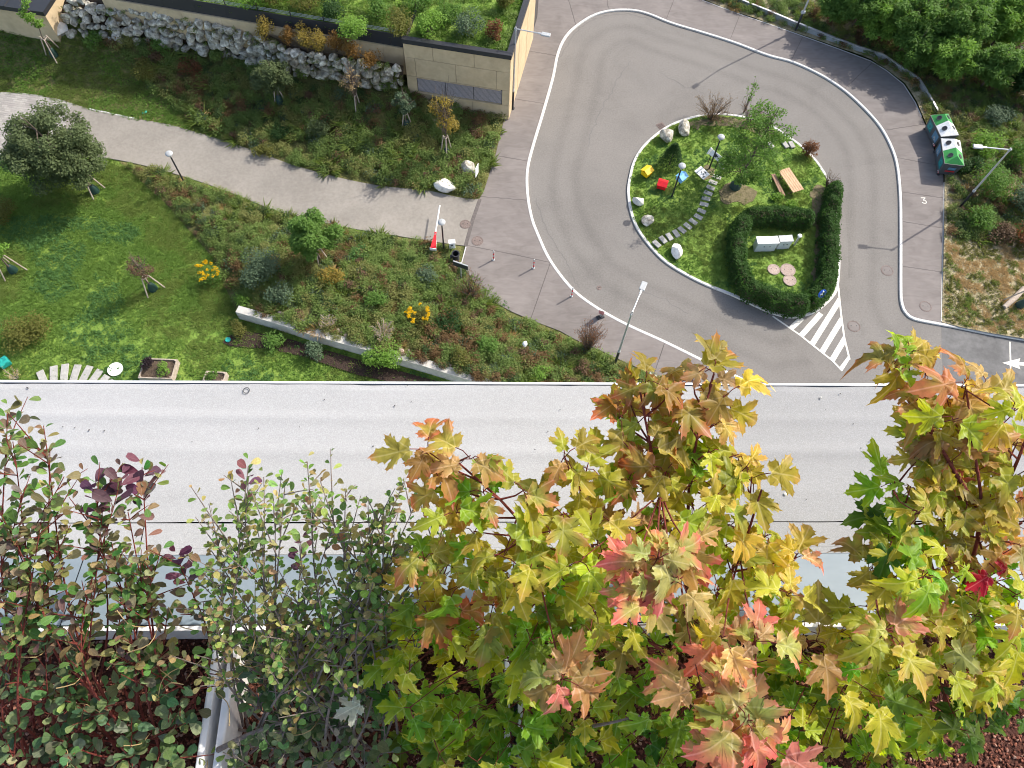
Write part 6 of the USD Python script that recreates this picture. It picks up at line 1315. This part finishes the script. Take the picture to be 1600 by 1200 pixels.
maple('young maple in the middle, its tallest rusty orange top reaching above the ledge', [[(1095, 1120, 2.36), (1085, 960, 1.95), (1075, 800, 1.68), (1088, 690, 1.58), (1112, 600, 1.5)], [(1080, 940, 1.9), (1045, 820, 1.68), (1015, 690, 1.56), (1000, 610, 1.5)], [(1085, 980, 1.98), (1150, 880, 1.75), (1190, 765, 1.6)], [(1092, 1060, 2.2), (1010, 1000, 1.95), (930, 960, 1.85)], [(1092, 1080, 2.25), (1150, 1040, 2.0), (1180, 1000, 1.85)]],
      [(1125, 575, 1.48, 5, 'BR/OB/YL'), (1085, 590, 1.5, 4, 'OB/BR'), (1005, 595, 1.5, 5, 'OB/RO'), (970, 610, 1.52, 3, 'OB'), (1050, 612, 1.5, 5, 'OB/OL'), (1140, 618, 1.52, 5, 'OL/YL/OB'), (960, 648, 1.54, 3, 'RO/OB'), (1010, 645, 1.53, 4, 'OB/OL'), (1070, 655, 1.54, 5, 'OL/OB'), (1125, 660, 1.54, 5, 'BR/YL/OL'), (965, 690, 1.56, 4, 'OB/GR'), (1010, 700, 1.56, 4, 'OL/OB'), (1060, 700, 1.56, 4, 'OL/GR'), (1115, 705, 1.56, 4, 'OL/YG'), (985, 728, 1.58, 3, 'RO/OB'), (1040, 735, 1.58, 5, 'OL/OB'), (1085, 750, 1.6, 4, 'OL/GR'), (1180, 728, 1.58, 4, 'YL/OL'), (1165, 710, 1.58, 3, 'YG/YL'), (1188, 745, 1.6, 3, 'OL/BR'), (1010, 770, 1.62, 3, 'DG/GR'), (1130, 770, 1.6, 4, 'YG/OL'), (1085, 800, 1.62, 5, 'YG/YL/OL'), (985, 815, 1.62, 3, 'RO/SA'), (1035, 815, 1.6, 4, 'BR/OL/PK'), (1030, 870, 1.44, 8, 'PK'), (1060, 905, 1.46, 5, 'PK'), (992, 890, 1.48, 5, 'PK'), (1075, 850, 1.5, 4, 'PK/BR'), (1015, 935, 1.5, 5, 'PK'), (1140, 820, 1.66, 4, 'YG/YL'), (1200, 835, 1.7, 4, 'OL/YG'), (1165, 860, 1.72, 3, 'OL/GR'), (1245, 870, 1.74, 4, 'YL/SA/OL'), (1215, 905, 1.78, 4, 'SA/YL/OL'), (1180, 920, 1.78, 4, 'YG/YL'), (1120, 920, 1.72, 5, 'YG/OL'),
       (1090, 970, 1.75, 5, 'PK/BR/SA'), (1130, 995, 1.62, 5, 'SA/YL/OB'), (1185, 1000, 1.6, 5, 'SA/PK'), (1060, 1020, 1.82, 4, 'PK/OB'), (1095, 1075, 1.66, 4, 'PK/OB/SA'), (1140, 1085, 1.64, 5, 'SA/PK'), (1170, 1125, 1.6, 7, 'SA/PK'), (1135, 1170, 1.66, 5, 'SA/PK'), (1195, 1165, 1.64, 5, 'SA/PK'), (975, 1000, 1.86, 4, 'YG/OB/YL'), (940, 1020, 1.9, 3, 'YG/OB')],
      [([(880, 985), (1060, 960), (1240, 940), (1260, 1200), (880, 1200)], 46, 32, ['GR', 'GR/YG', 'YG/OL', 'GR', 'YG', 'DG/GR'], lambda y: Dy(y) + .1), ([(900, 860), (1100, 830), (1250, 880), (1230, 990), (900, 1000)], 14, 30, ['YG', 'OL', 'YG', 'YG/YL'], lambda y: Dy(y) + .06)], 102)
maple('young maple at the right edge with bronze leaves and one crimson leaf', [[(1475, 1135, 2.36), (1488, 980, 1.98), (1532, 820, 1.68), (1520, 690, 1.56), (1510, 610, 1.5)], [(1485, 1000, 2.0), (1445, 850, 1.75), (1395, 765, 1.64)], [(1530, 800, 1.66), (1465, 690, 1.56), (1410, 575, 1.5)], [(1475, 1110, 2.3), (1350, 1035, 2.05), (1240, 1005, 1.92)], [(1540, 830, 1.7), (1590, 720, 1.6), (1620, 640, 1.55)], [(1480, 1060, 2.15), (1420, 980, 1.85), (1370, 920, 1.75)]],
      [(1400, 550, 1.5, 5, 'YL/OB/GR'), (1375, 575, 1.52, 3, 'OB/GR'), (1430, 575, 1.52, 3, 'YL/BR'), (1415, 620, 1.54, 4, 'OB/BR'), (1510, 600, 1.5, 4, 'BR/OB'), (1540, 605, 1.52, 3, 'BR/YL'), (1480, 625, 1.54, 3, 'OL/BR'), (1545, 655, 1.56, 4, 'BR/OL'), (1435, 665, 1.56, 4, 'BR/GR/OL'), (1480, 685, 1.57, 4, 'BR/YL'), (1520, 690, 1.56, 4, 'OB/BR'), (1590, 690, 1.58, 5, 'OL/OB'), (1430, 705, 1.58, 4, 'OB/OL'), (1470, 720, 1.58, 5, 'RO/OB/BR'), (1530, 735, 1.6, 5, 'OL/BR'), (1585, 745, 1.6, 5, 'OL'), (1380, 752, 1.62, 3, 'GR'), (1405, 760, 1.62, 3, 'GR/OL'), (1450, 765, 1.62, 5, 'OL/YG'), (1510, 775, 1.62, 5, 'OL/OB'), (1570, 800, 1.64, 5, 'OL/BR'), (1385, 800, 1.68, 3, 'DG/OL'), (1460, 810, 1.66, 4, 'OL'), (1515, 830, 1.66, 4, 'OL/BR'), (1590, 850, 1.66, 4, 'BR/SA'), (1375, 840, 1.7, 3, 'GR/DG'), (1410, 835, 1.7, 3, 'OB/GR'), (1430, 870, 1.66, 6, 'YG/GR'), (1470, 880, 1.68, 4, 'GR/YG'), (1345, 885, 1.75, 4, 'OL/GR/OB'), (1390, 895, 1.72, 4, 'YG/YL'), (1520, 890, 1.7, 4, 'OB/RO'), (1560, 893, 1.66, 2, 'RD'), (1590, 930, 1.72, 4, 'OB/OL'), (1340, 945, 1.8, 4, 'OL/YG'), (1385, 985, 1.6, 8, 'PK/OL'), (1430, 900, 1.56, 6, 'YG/GR/PK'), (1440, 965, 1.78, 5, 'OL/YG/PK'), (1465, 1000, 1.8, 4, 'PK/OL'), (1280, 1000, 1.86, 4, 'YL/BR'), (1320, 985, 1.85, 4, 'YL/YG'), (1255, 985, 1.9, 3, 'SA/YL'), (1530, 960, 1.8, 4, 'YL/OL'), (1580, 1000, 1.84, 4, 'YG/GR'), (1520, 1050, 1.9, 5, 'YL/OL'), (1570, 1060, 1.92, 4, 'YG/YL')],
      [([(1240, 1020), (1400, 1000), (1480, 1040), (1470, 1200), (1230, 1200)], 44, 29, ['YG/GR', 'GR', 'GR/YG', 'GR/YG', 'YG'], lambda y: Dy(y) + .02), ([(1450, 900), (1605, 880), (1605, 1090), (1480, 1080), (1440, 980)], 18, 30, ['OL/YG', 'YG/YL', 'GR'], lambda y: Dy(y) + .06), ([(1440, 640), (1605, 640), (1605, 900), (1400, 880), (1420, 760)], 12, 32, ['OL/BR', 'OB', 'OL', 'YG/OL'], lambda y: Dy(y) + .06), ([(1470, 1080), (1605, 1060), (1605, 1130), (1470, 1150)], 7, 28, ['DG', 'GR/DG'], lambda y: Dy(y) + .1)], 103)

# ---- small leaved shrubs: oval blades in spirals along thin stems
_t = np.array([0, .2, .42, .65, .88, 1.0]); _w = np.array([0, .42, .80, 1.0, .86, 0])
OV2 = np.vstack([np.column_stack([np.zeros(6), _t]), np.column_stack([_w[1:5] * .5, _t[1:5]]), np.column_stack([-_w[1:5] * .5, _t[1:5]])])
OVF = []
for sgn_, o in ((1, 5), (-1, 9)):
    tri = [[0, 1, o + 1], [1, 2, o + 2], [1, o + 2, o + 1], [2, 3, o + 3], [2, o + 3, o + 2], [3, 4, o + 4], [3, o + 4, o + 3], [4, 5, o + 4]]
    OVF += [t if sgn_ < 0 else t[::-1] for t in tri]
OVF = np.array(OVF)
def oval_leaf(rng, B, T, N, s, w, c):
    T = T / np.linalg.norm(T); N = N - T * (N @ T); N = N / (np.linalg.norm(N) + 1e-9); S = np.cross(T, N)
    p = OV2 * [w, 1]; z = rng.uniform(.1, .5) * np.abs(p[:, 0]) + rng.uniform(-.35, .15) * p[:, 1] ** 2
    v = B + s * (p[:, :1] * S + p[:, 1:2] * T + z[:, None] * N)
    k = (1 + rng.normal() * .18) * (1 + .12 * rng.normal(size=3)); e = .9 + .25 * np.abs(p[:, 0])[:, None] / w
    return v, np.clip(c * k * e, .004, .8), np.column_stack([p, np.full(len(p), rng.uniform(0, 30))])
M['smallleaf'] = vein_mat('small_leaf', .32, .5)
def small_shrub(label, base_rng, tips, seed, size, w, cols, pcol, spacing=.017, twl=(.03, .085), ntw=9, woodmat=None, twig_red=True):
    rng = np.random.default_rng(seed); pl = Plant('leafy_shrub', label, 'shrub', at((base_rng[0] + base_rng[1]) / 2, 1160, 2.38))
    def leafy(a, b, purple, sc, n=None):
        d = b - a; l = np.linalg.norm(d); n = n or max(3, int(l / spacing)); ph = rng.uniform(0, 6.28)
        d = d / l; s1 = np.cross(d, [0, 0, 1.0]); s1 /= np.linalg.norm(s1) + 1e-9; s2 = np.cross(d, s1)
        for i in range(n):
            t = (i + .6) / n; an = ph + i * 2.4; o = math.cos(an) * s1 + math.sin(an) * s2
            T = d * rng.uniform(.3, .9) + o + np.array([0, 0, .05]); s = size * sc * rng.uniform(.6, 1.2) * (1.0 if t < .85 else .8)
            N = np.array([0, 0, 1.0]) + rdir(rng, 1)[0] * .55 + d * .3
            pu = purple and rng.random() < .7
            c = np.array(pcol[int(rng.integers(len(pcol)))] if pu else cols[int(rng.integers(len(cols)))]) * (1.35 if pu else 2.0)
            B = a + (b - a) * t + o * .004; v, c_, xy = oval_leaf(rng, B, T, N, s, w * rng.uniform(.8, 1.2), c); pl.leaves.append((v, c_, xy, s / (CAM_H - B[2])))
    for tip in tips:
        px, py, D = tip[:3]; purple = len(tip) > 3
        e = at(px, py, D); b = at(rng.uniform(*base_rng), rng.uniform(1120, 1215), 2.36); ln = np.linalg.norm(e - b)
        mid = b + (e - b) * .5 + np.array([rng.normal() * .05, rng.normal() * .03 - .03, .08 * ln]); cv = spline([b, mid, e], .02); m = len(cv)
        pl.wood.tube(cv, np.linspace(.0042, .0011, m), 5)
        for k in range(ntw):
            i = int(m * rng.uniform(.42, .97)); o = cv[min(i, m - 1)]; dr = cv[min(i + 2, m - 1)] - cv[max(i - 2, 0)]; dr = dr / (np.linalg.norm(dr) + 1e-9)
            q = o + (dr * .7 + rdir(rng, 1)[0] * .8 + [0, 0, .15]) * rng.uniform(*twl); pl.wood.tube([o, (o + q) / 2 + [0, 0, .004], q], [.0018, .0014, .0008], 4)
            leafy(o + (q - o) * .15, q, False, 1.0)
        leafy(cv[int(m * .62)], cv[-1], False, .95, int(ln * .38 / spacing))
        leafy(cv[int(m * .88)], cv[-1] + (cv[-1] - cv[-3]) * .5, purple, 1.35 if purple else .9, 12 if purple else 8)
    pl.finish(M['smallleaf'], OVF, 'stems', woodmat or M['twigred'])
def DD(y): return float(np.interp(y, [600, 750, 900, 1000, 1100, 1200], [1.72, 1.78, 1.9, 2.02, 2.14, 2.24]))
mk = lambda L: [(x, y, DD(y) + .03 * ((x * 7 + y * 3) % 5 - 2) / 2, *r) for x, y, *r in L]
GA = [(.050, .100, .022), (.075, .125, .030), (.095, .090, .035), (.11, .075, .040), (.040, .080, .022), (.13, .13, .05), (.085, .062, .045)]
PA = [(.085, .034, .052), (.065, .030, .046), (.11, .045, .055)]
small_shrub('bushy shrub with oval green leaves and purple shoot tips at the left', (10, 300), mk([(12, 640), (20, 690), (68, 665), (78, 700), (100, 745), (40, 760), (148, 765, 1), (188, 750, 1), (222, 730, 1), (160, 800), (65, 810), (110, 820), (15, 830), (200, 800), (175, 850), (30, 880), (90, 890), (250, 865), (278, 872, 1), (195, 905), (60, 930), (140, 950), (235, 930), (262, 958)]), 111, .034, .54, GA, PA, ntw=9, twl=(.03, .10), spacing=.019)
G2 = [(.050, .085, .030), (.066, .100, .036), (.038, .066, .026), (.085, .110, .044), (.095, .12, .055), (.058, .078, .038), (.040, .070, .030)]
small_shrub('low spreading shrub with round green leaves at the lower left corner', (20, 330), mk([(20, 1010), (70, 1000), (120, 1030), (215, 1040), (262, 1060), (40, 1070), (95, 1085), (150, 1110), (25, 1130), (80, 1150), (205, 1150), (40, 1185), (110, 1190), (290, 1130), (275, 1185)]), 112, .036, .72, G2, PA, ntw=6, spacing=.022)
GB = [(.070, .130, .028), (.088, .128, .034), (.125, .115, .040), (.115, .165, .042), (.14, .105, .05), (.058, .105, .028), (.18, .175, .06)]
small_shrub('fine twigged shrub with small dark leaves between the purple shrub and maples', (360, 640), [(x, y, d - .05, *q) for x, y, d, *q in mk([(388, 728, 1), (412, 745), (445, 760), (480, 722), (500, 750), (470, 780), (540, 765), (575, 790), (605, 785), (632, 752), (648, 790), (345, 830), (330, 860), (385, 810), (430, 815), (470, 845, 1), (520, 825), (575, 840), (640, 835), (690, 830), (312, 910), (350, 890), (410, 890), (470, 890), (540, 890), (610, 890), (330, 950), (430, 950), (510, 955), (595, 960), (700, 870)])], 113, .0225, .60, GB, PA, ntw=11, spacing=.0135, twl=(.04, .13), woodmat=M['twiggrey'])
small_shrub('trailing shrub with dusky green leaves along the bottom edge left of the maples', (360, 600), mk([(390, 1010), (440, 1020), (490, 1030), (550, 1020), (600, 1010), (420, 1060), (470, 1075), (530, 1080), (580, 1070), (380, 1090), (430, 1110), (490, 1130), (550, 1135), (600, 1120), (400, 1150), (460, 1165), (520, 1180), (380, 1190), (580, 1190)]), 114, .031, .66, [(.050, .085, .030), (.075, .105, .045), (.10, .12, .055), (.035, .060, .024), (.13, .14, .075)], PA, ntw=7, spacing=.02, woodmat=M['twiggrey'])

# dead sticks, straw stalks and pale curled leaves
def curve3(name, pts, r, m_, label, cat):
    w = spline(np.array([at(*p) for p in pts]), .03); single(name, MB().tube(w, np.linspace(r, r * .45, len(w)), 6).mesh(), m_, label, cat, smooth=60)
curve3('dead_branch', [(340, 1172, 2.2), (395, 1145, 2.15), (460, 1122, 2.1)], .0075, M['twiggrey'], 'bare grey branch crossing the gap between planters at the bottom', 'branch')
curve3('dead_branch', [(555, 1010, 2.15), (600, 965, 2.0), (640, 915, 1.9), (700, 845, 1.8)], .005, M['twiggrey'], 'bare grey branch slanting up to the left maple', 'branch')
curve3('dead_branch', [(390, 1000, 2.1), (408, 1050, 2.15), (428, 1115, 2.2)], .0038, M['twiggrey'], 'thin grey stick in the middle planter', 'branch')
curve3('dead_branch', [(925, 1135, 2.1), (960, 1128, 2.08), (1000, 1118, 2.05)], .0045, M['twiggrey'], 'short grey branch low among the green maple leaves', 'branch')
rng = np.random.default_rng(120); mb = MB()
for i in range(46):
    x, y = (rng.uniform(60, 340), rng.uniform(960, 1190)) if i % 2 else (rng.uniform(380, 640), rng.uniform(900, 1190)); a = rng.uniform(0, 6.28); l = rng.uniform(30, 75)
    D = DD(y) - rng.uniform(0, .1); p = [at(x, y, D + .06), at(x + math.cos(a) * l * .5, y + math.sin(a) * l * .5, D), at(x + math.cos(a + .4) * l, y + math.sin(a + .4) * l, D + rng.uniform(-.03, .06))]
    mb.tube(spline(p, .02), .0012, 4)
single('straw_stalks', mb.mesh(), F['straw'], 'dry straw coloured grass stalks tangled through the shrubs', 'grass', kind='stuff')
for i, (px, py, D, s, lab) in enumerate([(600, 1042, 1.95, .075, 'pale dried maple leaf caught in the shrub, upper of the two'), (548, 1090, 2.0, .07, 'pale curled dead leaf caught in the shrub, lower of the two')]):
    r_ = np.random.default_rng(130 + i); v, c, xy = maple_leaf(r_, at(px + 15, py + 10, D), np.array([-.8, .6 - i, 0]), np.array([.2, 0, 1.0]), s, 'WH')
    p = part(_W, 'dead_leaf', (v, LEAFF), M['maple'], smooth=True, attrs={'tint': c, 'leafxy': xy}); tagp(stage.GetPrimAtPath(p.path), lab, 'leaf')
